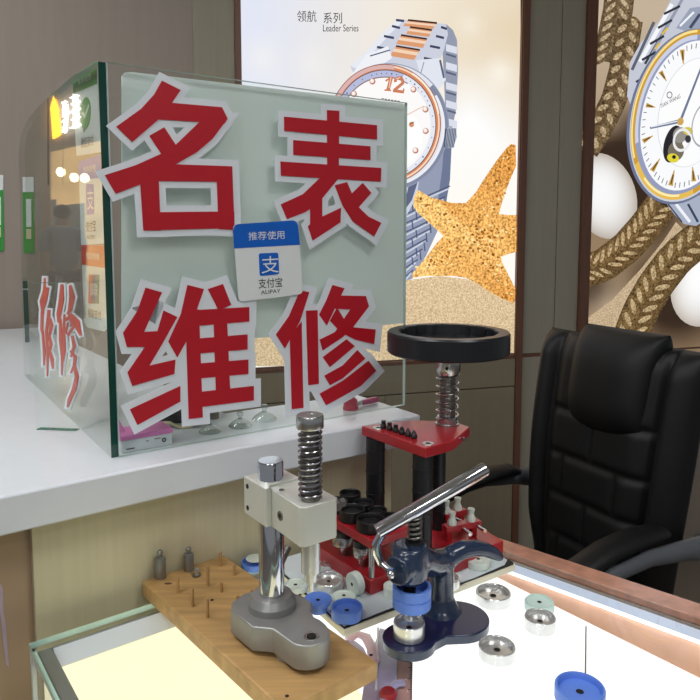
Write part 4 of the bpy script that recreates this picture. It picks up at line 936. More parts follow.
for (u, n_, ang) in ((.662, .708, 0), (.655, .812, 0)):
    c = W(u, n_, PZ); mb = MB(); mb.lathe([(.0038, -.001), (.0038, .0006), (.0085, .0008), (.0088, 0)], c, seg=32); obj('socket_bolt', mb, 'steel', pb0)
    mb = MB(); mb.lathe([(0, .0004), (.0038, .0004), (.0038, -.001), (0, -.001)], c, seg=6); obj('hex_recess', mb, 'hole', pb0)
SPc = at(447, 424, PZ); s0 = zz(SPc, 0)
mb = MB(); mb.lathe([(0, .05), (.0125, .05), (.0125, PZ+.0985-PZ+.0), (0, .0985)][:0] or [(0, PZ-.03), (.0118, PZ-.03), (.0118, 1.20), (0, 1.20)], s0, seg=32)
for k in range(14): mb.lathe([(.0116, 0), (.0126, .0018), (.0126, .0030), (.0116, .0048)], zz(s0, PZ+.012+.0055*k), seg=32)
obj('screw_spindle', mb, 'dsteel', pb0)
mb = MB(); mb.lathe([(.012, 0), (.0185, 0), (.0185, .002), (.0155, .0022), (.0155, .013), (.012, .0135)], zz(s0, PZ), seg=36); obj('spindle_collar', mb, 'steel', pb0)
mb = MB(); mb.coil(s0, .0172, .0011, PZ+.003, 1.186, 6.5); obj('spring', mb, 'chrome', pb0)
mb = MB(); mb.lathe([(.0118, 1.178), (.0155, 1.178), (.0195, 1.186), (.0195, 1.1995), (.0118, 1.1995)], s0, seg=36, closed=True); obj('clamp_collar', mb, 'steel', pb0)
c = zz(s0, 1.192)+V((-.004, -.0192, 0)); mb = MB(); mb.lathe([(0, 0), (.0024, 0), (.0024, .001), (0, .001)], c, axis=V((-.2, -1, 0)), seg=14); obj('set_screw', mb, 'hole', pb0)
RO, RI = .0945, .0765
zt = 1.2475; wh = [(0, zt-.042), (.0235, zt-.042), (.0235, zt-.034), (.030, zt-.0335), (.0915, zt-.0335), (RO, zt-.031), (RO, zt-.003), (RO-.002, zt), (RI+.002, zt), (RI, zt-.002), (RI-.002, zt-.016), (.03, zt-.020), (0, zt-.020)]
mb = MB(); mb.lathe(wh, s0, seg=96)
for v in mb.bm.verts:                                # finger scallops around the inner lip
    q_ = v.co-s0; r2 = math.hypot(q_.x, q_.y)
    if RI-.003 < r2 < RI+.003 and v.co.z > zt-.02:
        f_ = 1-.035*max(0, math.cos(14*math.atan2(q_.y, q_.x)))**3; v.co.x = s0.x+q_.x*f_; v.co.y = s0.y+q_.y*f_
obj('hand_wheel', mb, 'wheel', pb0, angle=30)
c = W(.735, .711, PZ-.007); mb = MB(); mb.lathe([(0, 0), (.003, 0), (.003, .004), (0, .004)], c, axis=-EN, seg=14); obj('side_screw', mb, 'chrome', pb0)
# black punches lying on the plate
lab6 = ['farthest left of the row', 'second from the left', 'third from the left', 'third from the right', 'second from the right', 'nearest the bolt at the right end']
for k in range(6):
    u, n_ = .6535+.0012*k, .789-.0132*k; c = W(u, n_, PZ+.0002)
    c = at(384+5.9*k, 428+2.0*k, PZ+.0003); kk = mmpx(c)
    c = at(383.5+6.1*k, 428+2.0*k, PZ+.0003)
    t = thing('black_punch', 'small black stepped punch on the red press plate, %s' % lab6[k], 'punch', c, 'black punches on the red plate')
    mb = MB(); h = .0118 if k < 4 else .0125
    mb.lathe([(0, 0), (.0042, 0), (.0046, .0008), (.0046, h*.42), (.0036, h*.52), (.0034 if k < 4 else .0024, h*.75), (.0036 if k < 3 else .0004, h), (0, h)], c, seg=24); obj('body', mb, 'blackdie', t)
    mb = MB(); mb.lathe([(0.0045, h*.1), (.0049, h*.14), (.0049, h*.24), (.0045, h*.28)], c, seg=24); obj('collar', mb, 'blackdie', t)

# ================================================================== bracelet vises on the base of the red press
def vise(c0, c1, lab, pegs, rods):
    """a red bar block between two ground points with white pegs and steel rods"""
    c0 = V(c0); c1 = V(c1); d = (c1-c0); L = d.length; d.normalize(); m = V((-d.y, d.x, 0))
    t = thing('pin_vise', lab, 'vise', (c0+c1)/2, 'red pin vises')
    for f_ in (.12, .82):
        mb = MB(); mb.box(c0+d*L*f_+EZ*.007, (.008, .010, .014), d, m); obj('foot', mb, 'redpaint', t)
    mb = MB(); mb.box((c0+c1)/2+EZ*.0190, (L, .015, .010), d, m); obj('bar', mb, 'redpaint', t, .0008)
    for f_ in pegs:
        c = c0+d*L*f_+EZ*.024; mb = MB(); mb.lathe([(0, 0), (.0070, 0), (.0070, .005), (.0046, .010), (.0043, .013), (.0055, .017), (.0055, .0195), (0, .020)], c, seg=24); obj('peg', mb, 'nylon', t)
    for f_ in rods:
        c = c0+d*L*f_+EZ*.018; mb = MB(); mb.cyl(c-m*.007, c-m*.007-m*.020, .0028, seg=14); mb.cyl(c-m*.026, c-m*.029, .0034, seg=14); obj('rod', mb, 'chrome', t)
vb = [at(444, 541, PB+.0003), at(479, 534, PB+.0003)]
vise(vb[0], vb[1], 'red bar vise with two white pegs nearest the front of the red press base', (.22, .76), (.45, .86))
vise(at(443, 528, PB+.0003), at(464, 522, PB+.0003), 'red bar vise with white pegs behind the front one on the red press base', (.14, .68), (.3,))

# ================================================================== dies
def die(name, lab, c, r, h, m, kind='cup', group=None, hole=None, tilt=None, base=None):
    c = V(c); t = thing(name, lab, 'die', c if base is None else base, group)
    ax = tilt or EZ
    if kind == 'cup':       prof = [(0, 0), (r*.96, 0), (r, r*.05), (r, h-r*.05), (r*.97, h), (r*.90, h), (r*.86, h-r*.06), (r*.84, h*.60), (r*.30, h*.58), (r*.24, h*.58), (0, h*.58)]; hz = h*.58
    elif kind == 'flange':  prof = [(0, 0), (r*.66, 0), (r*.68, h*.06), (r*.68, h*.55), (r*.97, h*.70), (r, h*.80), (r, h*.97), (r*.97, h), (r*.90, h), (r*.3, h*.86), (0, h*.86)]; hz = h*.86
    elif kind == 'groove':  prof = [(0, 0), (r*.96, 0), (r, r*.04), (r, h*.47), (r*.95, h*.5), (r*.95, h*.54), (r, h*.57), (r, h-r*.04), (r*.96, h), (r*.84, h), (r*.80, h-r*.05), (r*.76, h*.45), (0, h*.45)]; hz = h*.45
    elif kind == 'puck':    prof = [(0, 0), (r*.95, 0), (r, r*.06), (r, h-r*.08), (r*.95, h), (r*.72, h), (r*.68, h*.93), (r*.34, h*.93), (r*.32, h*.99), (0, h*.99)]; hz = h*.99
    elif kind == 'step':    prof = [(0, 0), (r*.96, 0), (r, r*.05), (r, h*.8), (r*.95, h*.85), (r*.9, h*.85), (r*.9, h), (r*.82, h), (r*.78, h*.82), (r*.3, h*.78), (0, h*.78)]; hz = h*.78
    mb = MB(); mb.lathe(prof, c, ax, seg=48); obj('body', mb, m, t, angle=30)
    hr = r*(.16 if hole is None else hole)
    if hr:
        mb = MB(); mb.lathe([(hr, hz-.0005), (hr*1.25, hz+.0001), (hr*1.25, hz+.0004), (hr, hz+.0005)], c, ax, seg=24, closed=True); obj('bore_ring', mb, 'dsteel' if m in ('steel', 'alu') else m, t)
        mb = MB(); mb.lathe([(0, hz+.0002), (hr, hz+.0002), (hr, hz+.0004), (0, hz+.0004)], c, ax, seg=24); obj('bore', mb, 'hole', t)
    return t
def dpx(name, lab, px, pytop, wpx, pybot, z0, m, kind, group=None, hole=None):
    """centre of the top rim, its width and the front bottom of the side, as seen"""
    c = at(px, pytop, z0+.012)
    for _ in range(4):
        r = wpx/2*mmpx(c); 
        fb = V((c.x, c.y, 0))-V((c.x, c.y, 0)).normalized()*r          # nearest point of the rim
        # find the depth where the front bottom edge falls on pybot
        g = at(px, pybot, z0); v_ = V((g.x, g.y, 0)); v_ = v_+v_.normalized()*r
        h = max(.003, zat(pytop, v_)-z0); c = V((v_.x, v_.y, z0+h))
    return die(name, lab, (c.x, c.y, z0), r, h, m, kind, group, hole)
gB, gM, gN = 'blue nylon dies', 'turned metal dies', 'white nylon dies'
ZG = ZT_+.0003; ZP = ZM+.0003
dpx('blue_die', 'blue flanged die on the grey mat under the silver press plunger', 318, 598.5, 28, 618, ZP, 'blue', 'flange', gB)
dpx('blue_die', 'blue cup die at the front corner of the grey mat', 346.9, 606, 31.5, 625.5, ZP, 'blue', 'cup', gB)
dpx('blue_die', 'large blue cup die alone on the glass at the bottom edge of the photo', 579, 689, 49, 716, ZG, 'blue', 'cup', gB)
dpx('metal_die', 'metal cup die on the bright glass nearest the grey mat', 492.8, 592, 34.5, 611, ZG, 'alu', 'cup', gM)
dpx('metal_die', 'notched metal cup die on the glass in front of the navy press base', 496.5, 646, 36.5, 667.5, ZG, 'alu', 'cup', gM)
dpx('metal_die', 'metal cup die standing close in front of the pale mint die', 539.5, 617.5, 30.5, 637, ZG, 'alu', 'cup', gM)
dpx('mint_die', 'pale mint nylon die on the glass beside the copper band', 539, 601.5, 29, 617, ZG, 'mint', 'step', gN)
dpx('white_die', 'white nylon die on the grey mat under the curved tail of the navy press', 478, 559.5, 23.5, 571.5, ZP, 'nylon', 'puck', gN)
dpx('white_die', 'small white nylon die behind the larger one at the right end of the grey mat', 489.5, 552.5, 17, 562, ZP, 'nylon', 'puck', gN)
dpx('metal_die', 'metal die on the grey mat half hidden behind the navy press column', 446.5, 577, 26, 592, ZP, 'alu', 'cup', gM)
dpx('white_die', 'white nylon die on the grey mat behind the raised blue die', 393, 585, 19.5, 600, ZP, 'nylon', 'puck', gN, 0)
dpx('white_die', 'translucent greenish white die behind the blue cup die on the grey mat', 343.8, 595.5, 24, 606, ZP, 'nylon', 'puck', gN)
dpx('white_die', 'white nylon die between the silver column and its plunger', 295.5, 583.5, 24, 596, ZP, 'nylon', 'step', gN)
dpx('metal_die', 'wide metal cup die on the grey mat in front of the red rack', 328.7, 578, 31, 594, ZP, 'alu', 'cup', gM, .1)
dpx('metal_die', 'small metal die lying against the red rack behind the wide metal die', 326.5, 563.5, 14.5, 571, ZP, 'alu', 'puck', gM)
# white die on its edge
c = at(355, 594, ZP); k = mmpx(c); r = 11.3*k
ax = V((-.80, -.60, 0)).normalized(); c = V((c.x, c.y, ZP+r))
die('white_die', 'white nylon die standing on its edge against the corner of the red rack', c-ax*.006, r, .011, 'nylon', 'puck', gN, tilt=ax, base=V((c.x, c.y, ZP)))
# blue rimmed die at the back
t = dpx('blue_die', 'blue rimmed die with pale centre between the pine board and the silver column', 255, 561, 27, 573, ZG, 'blue', 'cup', gB, 0)
t.location = t.location
mb = MB(); r = 9*mmpx(t.location); mb.lathe([(0, .0), (r, .0), (r, .001), (0, .001)], t.location+EZ*.0125, seg=32); obj('pale_insert', mb, 'nylon', t)

# black strap tool behind the silver column
p_ = [at(246, 598, .9235), dep(249, 586, .86), dep(259, 575, .87), dep(270, 566, .885), dep(283, 556, .895)]
t = thing('strap_tool', 'black bent tool handle with grey steel shank behind the silver column', 'tool', at(256, 592, BT))
A_ = W(.425, .735, BT+.005)
q1 = [W(.398, .742, BT+.0065), W(.412, .748, BT+.008), W(.426, .755, BT+.016), W(.440, .760, BT+.029)]
mb = MB(); mb.tube(q1, [.005, .006, .006, .0055], 14, flat=(1, .8)); obj('handle', mb, 'blackpl', t)
mb = MB(); mb.tube([W(.439, .7595, BT+.028), W(.452, .765, BT+.040), W(.468, .772, BT+.055)], [.0055, .006, .006], 14, flat=(1, .7)); obj('shank', mb, 'dsteel', t)

# ================================================================== red two tier die rack
rk = thing('die_rack', 'red two tier rack of black and metal dies beside the red press', 'rack', W(.585, .785, ZM))
RZ0, RZ1, RZ2 = .9335, .9765, .989
ra = (.553, .6225, .700, .845)
mb = MB(); mb.ubox(ra[0], ra[1], ra[2], ra[3], ZM+.0003, RZ0); obj('lower_plate', mb, 'redpaint', rk, .0012)
mb = MB(); mb.ubox(ra[0], ra[1], ra[2], ra[3], RZ1, RZ2); obj('upper_plate', mb, 'redpaint', rk, .0012)
for (u, n_) in ((.559, .706), (.6165, .706), (.559, .839), (.6165, .839)):
    mb = MB(); mb.cyl(W(u, n_, RZ0), W(u, n_, RZ1), .0042, seg=20); obj('post', mb, 'steel', rk)
tops = [(.574, .728, .0200, .0165, 'big black cup die at the front corner of the red rack'), (.574, .771, .0190, .0165, 'black cup die behind the big front one on the red rack'), (.574, .811, .0185, .0150, 'black cup die at the back of the near row on the red rack'),
        (.610, .727, .0125, .0120, 'small black die at the right front of the red rack'), (.608, .755, .0140, .0120, 'small black die second in the far row of the red rack'), (.607, .787, .0155, .0135, 'medium black die in the middle of the far row of the red rack'), (.608, .8215, .0165, .0165, 'black ring die at the back of the red rack')]
for (u, n_, r, h, lab) in tops: die('black_die', lab, W(u, n_, RZ2+.0003), r, h, 'blackdie', 'cup', 'black dies on the red rack', hole=0)
for (u, n_, r, lab) in ((.568, .741, .0115, 'metal die with black top under the front of the red rack upper plate'), (.570, .786, .0165, 'wide metal die with black top under the middle of the red rack upper plate')):
    c = W(u, n_, RZ0+.0003); t = thing('metal_die', lab, 'die', c, gM)
    mb = MB(); mb.lathe([(0, 0), (r*.35, 0), (r*.35, .012), (r*.55, .014), (r*.95, .014), (r, .015), (r, .027), (r*.96, .028), (0, .028)], c, seg=40); obj('body', mb, 'steel', t)
    mb = MB(); mb.lathe([(0, .028), (r*.95, .028), (r*.98, .029), (r*.98, .038), (0, .038)], c, seg=40); obj('black_top', mb, 'blackdie', t)

# ================================================================== navy lever press
X0 = at(409, 637, .912); X0.z = 0; BC = at(441, 610, .912); BC.z = 0; L2 = at(457, 617, .912); L2.z = 0
NB = .9125
np_ = thing('navy_press', 'navy blue lever press with chrome handle standing on the glass top', 'press', zz(BC, ZT_))
def hull(c1, r1, c2, r2, waist):
    d = (c2-c1); L = d.length; a0 = math.atan2(d.y, d.x); out = []
    for k in range(25):
        a = a0+math.radians(52)+math.radians(256)*k/24; out.append(V((c1.x+r1*math.cos(a), c1.y+r1*math.sin(a), 0)))
    d.normalize(); m = V((-d.y, d.x, 0)); mid = c1+d*(L*.5)
    out.append(mid-m*waist)
    for k in range(25):
        a = a0+pi+math.radians(60)+math.radians(240)*k/24; out.append(V((c2.x+r2*math.cos(a), c2.y+r2*math.sin(a), 0)))
    out.append(mid+m*waist)
    return out
L2 = L2+EN*-.001
hq = hull(X0, .0325, L2, .0400, .024)
mb = MB(); mb.prism([zz(p, NB) for p in hq], (0, 0, -(NB-ZG)), 1, 0); obj('base', mb, ['navy', 'navytop'], np_, .0015, 3)
d = (X0-BC); d.z = 0; reach = d.length; d.normalize(); m = V((-d.y, d.x, 0))
AZ = zat(560.5, BC); HZ = 1.003                                                   # height of the head's centre
mb = MB()
mb.tube([zz(BC, NB-.004), zz(BC, NB+.006), zz(BC, NB+.018), zz(BC, NB+.05), zz(BC, AZ-.02), zz(BC+d*.002, AZ-.006), zz(BC+d*.010, AZ)], [.030, .022, .0165, .0155, .0162, .0168, .0165], 24)
mb.tube([zz(BC-d*.006, AZ), zz(BC+d*.010, AZ+.002), zz(BC+d*.03, AZ+.008), zz(BC+d*(reach-.02), HZ-.001), zz(X0-d*.004, HZ)], [.0140, .0165, .017, .0195, .021], 24)
mb.lathe([(0, HZ-.020), (.0165, HZ-.020), (.0218, HZ-.014), (.0235, HZ+.002), (.0225, HZ+.022), (.0195, HZ+.0265), (0, HZ+.0265)], X0, seg=36)
hub = X0+d*.010+m*.0
mb.cyl(zz(hub, HZ+.003), zz(hub+d*.019, HZ+.003), .0195, .0170, seg=32)
tl = -d
mb.tube([dep(443, 562, BC.y), dep(453, 554.5, BC.y+.004), dep(463, 549.5, BC.y+.010), dep(474, 548, BC.y+.018), dep(485, 549.5, BC.y+.026), dep(494, 553.5, BC.y+.032), dep(501, 558, BC.y+.036)], [.0140, .0130, .0118, .0108, .0098, .0085, .0060], 18)
o = obj('body', mb, 'navy', np_)
rm = o.modifiers.new('cast', 'REMESH'); rm.mode = 'VOXEL'; rm.voxel_size = .0018; rm.use_smooth_shade = True
sm = o.modifiers.new('soft', 'SMOOTH'); sm.factor = .6; sm.iterations = 6
c = zz(hub+d*.030, HZ+.004); mb = MB(); mb.lathe([(0, -.004), (.0050, -.004), (.0050, .001), (.0032, .0032), (0, .004)], c, axis=d, seg=20); obj('pivot_bolt', mb, 'chrome', np_)
mb = MB(); mb.lathe([(0, .9636), (.0078, .9636), (.0078, HZ-.02), (0, HZ-.02)], X0, seg=28); obj('ram', mb, 'blackcol', np_)
TX = zz(X0, 0)+V((.006, .004, 0))
mb = MB(); mb.lathe([(0, HZ+.02), (.0062, HZ+.02), (.0062, 1.066), (0, 1.066)], TX, seg=24); mb.lathe([(0, HZ+.024), (.0125, HZ+.024), (.0115, HZ+.029), (0, HZ+.029)], TX, seg=28); obj('guide_rod', mb, 'blackcol', np_)
mb = MB(); mb.coil(TX, .0078, .0017, HZ+.029, 1.066, 5.5); obj('spring', mb, 'dsteel', np_)
P1 = dep(377, 532, X0.y-.012); P2 = dep(486.5, 468.5, X0.y+.020)
ld = (P2-P1).normalized()
mb = MB(); mb.lathe([(0, 0), (.0078, 0), (.0086, .001), (.0086, (P2-P1).length-.003), (.0074, (P2-P1).length), (0, (P2-P1).length)], P1, axis=ld, seg=32); obj('lever', mb, 'chrome', np_)
mb = MB(); c = P1+ld*.037; mb.lathe([(0, .0088), (.0018, .0088), (.0018, .0094), (0, .0096)], c, axis=V((.1, -1, .1)), seg=14); obj('lever_pin', mb, 'dsteel', np_)
ks = [P1+ld*.006+V((0, -.004, -.004)), P1+V((-.001, -.006, -.012)), P1+V((.0005, -.006, -.024)), P1+V((.005, -.005, -.036)), zz(hub+d*.030, HZ+.010)]
mb = MB(); mb.tube(ks, [.0066, .0064, .0056, .0048, .0042], 12, flat=(1, .35)); obj('link_strap', mb, 'chrome', np_)
# dies in the navy press
die('metal_die', 'metal cup die standing on the front lobe of the navy press base', zz(X0, NB+.0003), .0190, .0195, 'alu', 'cup', gM)
r = 19.3*mmpx(zz(X0, .95)); t = die('blue_die', 'grooved blue die held up under the head of the navy press', zz(X0+V((.003, 0, 0)), .9515), r, .0265, 'blue', 'groove', gB, hole=0)
# ================================================================== office chair
CL, CR = at(530, 475, .70), at(697, 550, .70); CL.z = CR.z = 0
O = (CL+CR)/2; w = (CR-CL); HW = w.length/2; w.normalize(); f = V((w.y, -w.x, 0))
if f.x > 0: f = -f
b = -f
ch = thing('office_chair', 'black leather high back office chair with grey arms standing behind the lit counter', 'chair', zz(O+f*.2, 0))
def cpt(s, fw, z): return O+w*s+f*fw+EZ*z
Z0, Z1 = .46, 1.130
def rec(z): return .012-.068*((z-.5)/.65)+.018*math.sin((z-.46)/.69*pi)
def half(z):
    t = (z-Z0)/(Z1-Z0)
    return .205+.040*math.sin(min(1, t*1.25)*pi/2)+.006*max(0, t-.75)/.25
def smooth(a, b_, x): t = max(0, min(1, (x-a)/(b_-a))); return t*t*(3-2*t)
def tuft(s, z):
    """stitched panels of the centre of the back"""
    d_ = 0; rows = [.505, .615, .720, .825, .94]
    z_ = z+.10*s*s
    for r_ in rows: d_ = max(d_, math.exp(-((z_-r_)/.010)**2))
    for i in range(len(rows)-1):
        if rows[i] <= z_ < rows[i+1]:
            for s_ in ((-.085, .085) if i % 2 == 0 else (-.0, ))[:]:
                d_ = max(d_, math.exp(-((s-s_)/.009)**2))
            u_ = (z_-rows[i])/(rows[i+1]-rows[i]); d_ = max(d_, 0)
    return d_
def backrest():
    mb = MB(); ns, nz = 84, 110; fr, bk = [], []
    for j in range(nz+1):
        z = Z0+(Z1-Z0)*j/nz; rf, rb = [], []; t = (z-Z0)/(Z1-Z0)
        for i in range(ns+1):
            x = -1+2*i/ns; hw = half(z); s = x*hw
            e = (1-abs(x)**5)**.5                                     # rounded section
            top = (1-max(0, (t-.90)/.10)**2.2)**.5 if t > .90 else 1
            bot = (1-max(0, (.05-t)/.05)**2)**.5 if t < .05 else 1
            bolster = .034*smooth(.66, .84, abs(x))*smooth(.05, .3, t)
            cen = .018*(1-smooth(.45, .66, abs(x)))
            gr = .008*tuft(s, z)*(1-smooth(.62, .70, abs(x))) + .022*math.exp(-((abs(x)-.69)/.035)**2)
            fwd = (.048+bolster+cen-gr)*e*top*bot
            bwd = .045*e*top*bot
            rf.append(mb.bm.verts.new(cpt(s, rec(z)+fwd, z))); rb.append(mb.bm.verts.new(cpt(s, rec(z)-bwd, z)))
        fr.append(rf); bk.append(rb)
    for R in (fr, bk):
        for j in range(nz):
            for i in range(ns): mb.bm.faces.new((R[j][i], R[j][i+1], R[j+1][i+1], R[j+1][i]))
    bmesh.ops.remove_doubles(mb.bm, verts=mb.bm.verts, dist=.0004)
    bmesh.ops.recalc_face_normals(mb.bm, faces=mb.bm.faces)
    return mb
obj('backrest', backrest(), 'leather', ch, angle=180)
# headrest pillow wrapped over the top
mb = MB(); ns, nz = 48, 44; fr = []
zh0, zh1 = .920, 1.160; hw_ = .120
R1, R2 = [], []
for j in range(nz+1):
    t = j/nz; z = zh0+(zh1-zh0)*t; a, c_ = [], []
    for i in range(ns+1):
        x = -1+2*i/ns; e = (1-abs(x)**4)**.5; xs = .022; g = (1-abs(2*t-1)**3.2)**.5
        sag = -.022*(1-x*x)*(1-t)
        a.append(mb.bm.verts.new(cpt(xs+x*hw_*(1+.06*t), rec(z)+.022+.080*e*g, z+sag))); c_.append(mb.bm.verts.new(cpt(xs+x*hw_*(1+.06*t), rec(z)+.022-.075*e*g, z+sag)))
    R1.append(a); R2.append(c_)
for R in (R1, R2):
    for j in range(nz):
        for i in range(ns): mb.bm.faces.new((R[j][i], R[j][i+1], R[j+1][i+1], R[j+1][i]))
bmesh.ops.remove_doubles(mb.bm, verts=mb.bm.verts, dist=.0004); bmesh.ops.recalc_face_normals(mb.bm, faces=mb.bm.faces)
obj('headrest', mb, 'leather', ch, angle=180)
mb = MB(); mb.ell(cpt(0, .20, .455), (.262, .255, .062), ex=w, ey=f, seg=48, rings=24, power=.45); obj('seat_cushion', mb, 'leather', ch, angle=180)
mb = MB(); mb.box(cpt(0, .19, .385), (.40, .40, .03), w, f); obj('seat_pan', mb, 'blackpl', ch, .01)
for sg_ in (-1, 1):
    s = sg_*(HW+.005); dz = EZ*(.028 if sg_ > 0 else .018)
    mb = MB(); mb.tube([p_+dz for p_ in [cpt(s-.03*sg_, -.06, .660), cpt(s, -.03, .672), cpt(s, .05, .684), cpt(s, .16, .690), cpt(s, .27, .678), cpt(s, .345, .648), cpt(s, .385, .590), cpt(s, .375, .520), cpt(s-.02*sg_, .32, .440), cpt(s-.06*sg_, .24, .400-.028)]], [.032, .030, .022, .017, .015, .016, .018, .018, .018, .016], 20, flat=(1.0, .8)); obj('arm', mb, 'greypl', ch, angle=60)
    mb = MB(); mb.tube([p_+dz for p_ in [cpt(s-.034*sg_, .075, .716), cpt(s-.034*sg_, .10, .722), cpt(s-.034*sg_, .17, .722), cpt(s-.034*sg_, .25, .712), cpt(s-.034*sg_, .33, .688), cpt(s-.034*sg_, .385, .648), cpt(s-.034*sg_, .40, .62)]], [.018, .027, .031, .031, .030, .026, .016], 20, flat=(.62, 1.1)); obj('arm_pad', mb, 'leather', ch, angle=180)
g0 = zz(O+f*.2, 0)
mb = MB(); mb.cyl(g0+EZ*.11, g0+EZ*.375, .028, .022); obj('gas_lift', mb, 'blackpl', ch)
for k in range(5):
    a = 2*pi*k/5+.3; e_ = g0+V((math.cos(a), math.sin(a), 0))*.30
    mb = MB(); mb.tube([g0+EZ*.11, g0.lerp(e_, .5)+EZ*.098, e_+EZ*.075], [.028, .022, .016], 14); obj('leg', mb, 'blackpl', ch)
    mb = MB(); side = V((-math.sin(a), math.cos(a), 0))
    for q_ in (-1, 1): mb.lathe([(0, -.008), (.024, -.008), (.027, -.004), (.027, .004), (.024, .008), (0, .008)], e_+EZ*.0275+side*.014*q_, axis=side, seg=24)
    mb.cyl(e_+EZ*.0275, e_+EZ*.078, .007); obj('caster', mb, 'blackpl', ch)

# ================================================================== the shop across the mall (seen only mirrored in the side pane)
C0 = V((0, 0, CAMZ))
def refl(px, py, D):
    h = SP(px, py); di = ray(px, py).normalized(); r_ = di-SP.n*2*di.dot(SP.n)
    return h, r_
hh, rr = refl(75, 200, 0); rr2 = V((rr.x, rr.y, 0)).normalized()
SH = hh+rr2*9.0; sdir = V((-rr2.y, rr2.x, 0))
def shp(px, py, off=0.0):
    h, r_ = refl(px, py, 0); t = ((SH-rr2*off)-h).dot(rr2)/r_.dot(rr2); return h+r_*t
shop = thing('shop_front', 'lit shop front with warm window and bright sign mirrored in the side pane', 'shop', zz(SH, 0))
def spoly(name, q, m, off=0.0, th=.04, par=shop, **k):
    mb = MB(); mb.prism([shp(x, y, off) for x, y in q], rr2*th); return obj(name, mb, m, par, **k)
a0, a1 = shp(-60, 150), shp(135, 150)
mb = MB(); mb.prism([zz(a0, 0), zz(a1, 0), zz(a1, 4.19), zz(a0, 4.19)], rr2*.1); obj('fascia', mb, 'fascia', shop)
spoly('window', [(50, 152), (112, 138), (112, 330), (52, 330)], 'warm', .05)
spoly('window_panel', [(62, 205), (84, 203), (86, 330), (64, 330)], 'shoppanel', .09)
spoly('window_panel', [(50, 200), (56, 199), (57, 330), (52, 330)], 'shoppanel', .09)
spoly('sign_light', [(50, 107), (53.5, 95), (58, 108), (60.5, 134), (52.5, 139)], 'signy', .05, .03)
mb = MB()
for (x0, y0, x1, y1, w_) in ((61.5, 103, 66, 101, 2.2), (63.5, 102, 62.8, 117, 1.8), (62, 110, 66.5, 108, 1.8), (66.5, 104, 65.5, 131, 1.8), (61.5, 122, 67, 118, 2.2), (62, 132, 67.5, 112, 1.6), (70, 98, 78, 95, 2.0), (71, 104, 79, 101, 2.2), (73.5, 94, 73.6, 128, 2.0), (70, 112, 79.5, 108, 2.2), (71, 120, 79.5, 116, 1.8), (76.5, 98, 77, 128, 1.8), (70, 128, 80, 124, 2.2), (62.5, 127, 64.5, 133, 1.6)):
    p, q_ = V((x0, y0)), V((x1, y1)); d_ = (q_-p).normalized(); m_ = V((-d_.y, d_.x))*w_*.31
    mb.prism([shp(*(p+m_), .06), shp(*(q_+m_), .06), shp(*(q_-m_), .06), shp(*(p-m_), .06)], rr2*.03)
obj('sign_light', mb, 'signw', shop)
for (x, y) in ((84, 178), (73.5, 177.5), (60, 172)):
    mb = MB(); c = shp(x, y, .14); mb.ell(c, (.05, .05, .06)); obj('spot_lamp', mb, 'spot', shop)
# passer-by in grey, side on, in front of that shop
h, r_ = refl(63, 250, 0); pg = h+V((r_.x, r_.y, 0)).normalized()*7.8; pg.z = 0
hd_z = 1.60
per = thing('person', 'person in a grey blue shirt standing by the shop, mirrored in the side pane', 'person', pg)
def skin(name, verts, edges, rad, m, par, sub=2):
    me = bpy.data.meshes.new(name); off = par.location if par else V((0, 0, 0))
    if par and par.parent: off = off+par.parent.location
    me.from_pydata([V(v)-off for v in verts], edges, []); o = bpy.data.objects.new(name, me); COL.objects.link(o); o.parent = par
    md = o.modifiers.new('skin', 'SKIN'); md.use_smooth_shade = True
    for i, r in enumerate(rad): o.data.skin_vertices[0].data[i].radius = r
    o.data.skin_vertices[0].data[0].use_root = True
    s_ = o.modifiers.new('subsurf', 'SUBSURF'); s_.levels = s_.render_levels = sub
    me.materials.append(M[m]); return o
fx = rr2; sx = sdir                                          # faces along fx, shoulders along sx
def B_(s, fw, z): return pg+sx*s+fx*fw+EZ*z
vs = [B_(0, 0, .92), B_(0, -.01, 1.10), B_(0, 0, 1.30), B_(0, .0, 1.42), B_(0, .02, 1.48), B_(0, .03, 1.56), B_(0, .035, 1.66),
      B_(.10, 0, .88), B_(.10, .02, .48), B_(.10, -.01, .09), B_(.10, .12, .03), B_(-.10, 0, .88), B_(-.10, .02, .48), B_(-.10, -.01, .09), B_(-.10, .12, .03),
      B_(.18, 0, 1.38), B_(.22, -.02, 1.12), B_(.21, .06, .90), B_(.20, .09, .80), B_(-.18, 0, 1.38), B_(-.22, -.02, 1.12), B_(-.21, .06, .90), B_(-.20, .09, .80)]
es = [(0, 1), (1, 2), (2, 3), (3, 4), (4, 5), (5, 6), (0, 7), (7, 8), (8, 9), (9, 10), (0, 11), (11, 12), (12, 13), (13, 14), (3, 15), (15, 16), (16, 17), (17, 18), (3, 19), (19, 20), (20, 21), (21, 22)]
rd = [(.15, .11), (.14, .10), (.16, .11), (.11, .085), (.055, .055), (.085, .095), (.075, .08), (.085, .085), (.06, .06), (.045, .045), (.045, .03), (.085, .085), (.06, .06), (.045, .045), (.045, .03), (.06, .06), (.045, .045), (.034, .034), (.03, .02), (.06, .06), (.045, .045), (.034, .034), (.03, .02)]
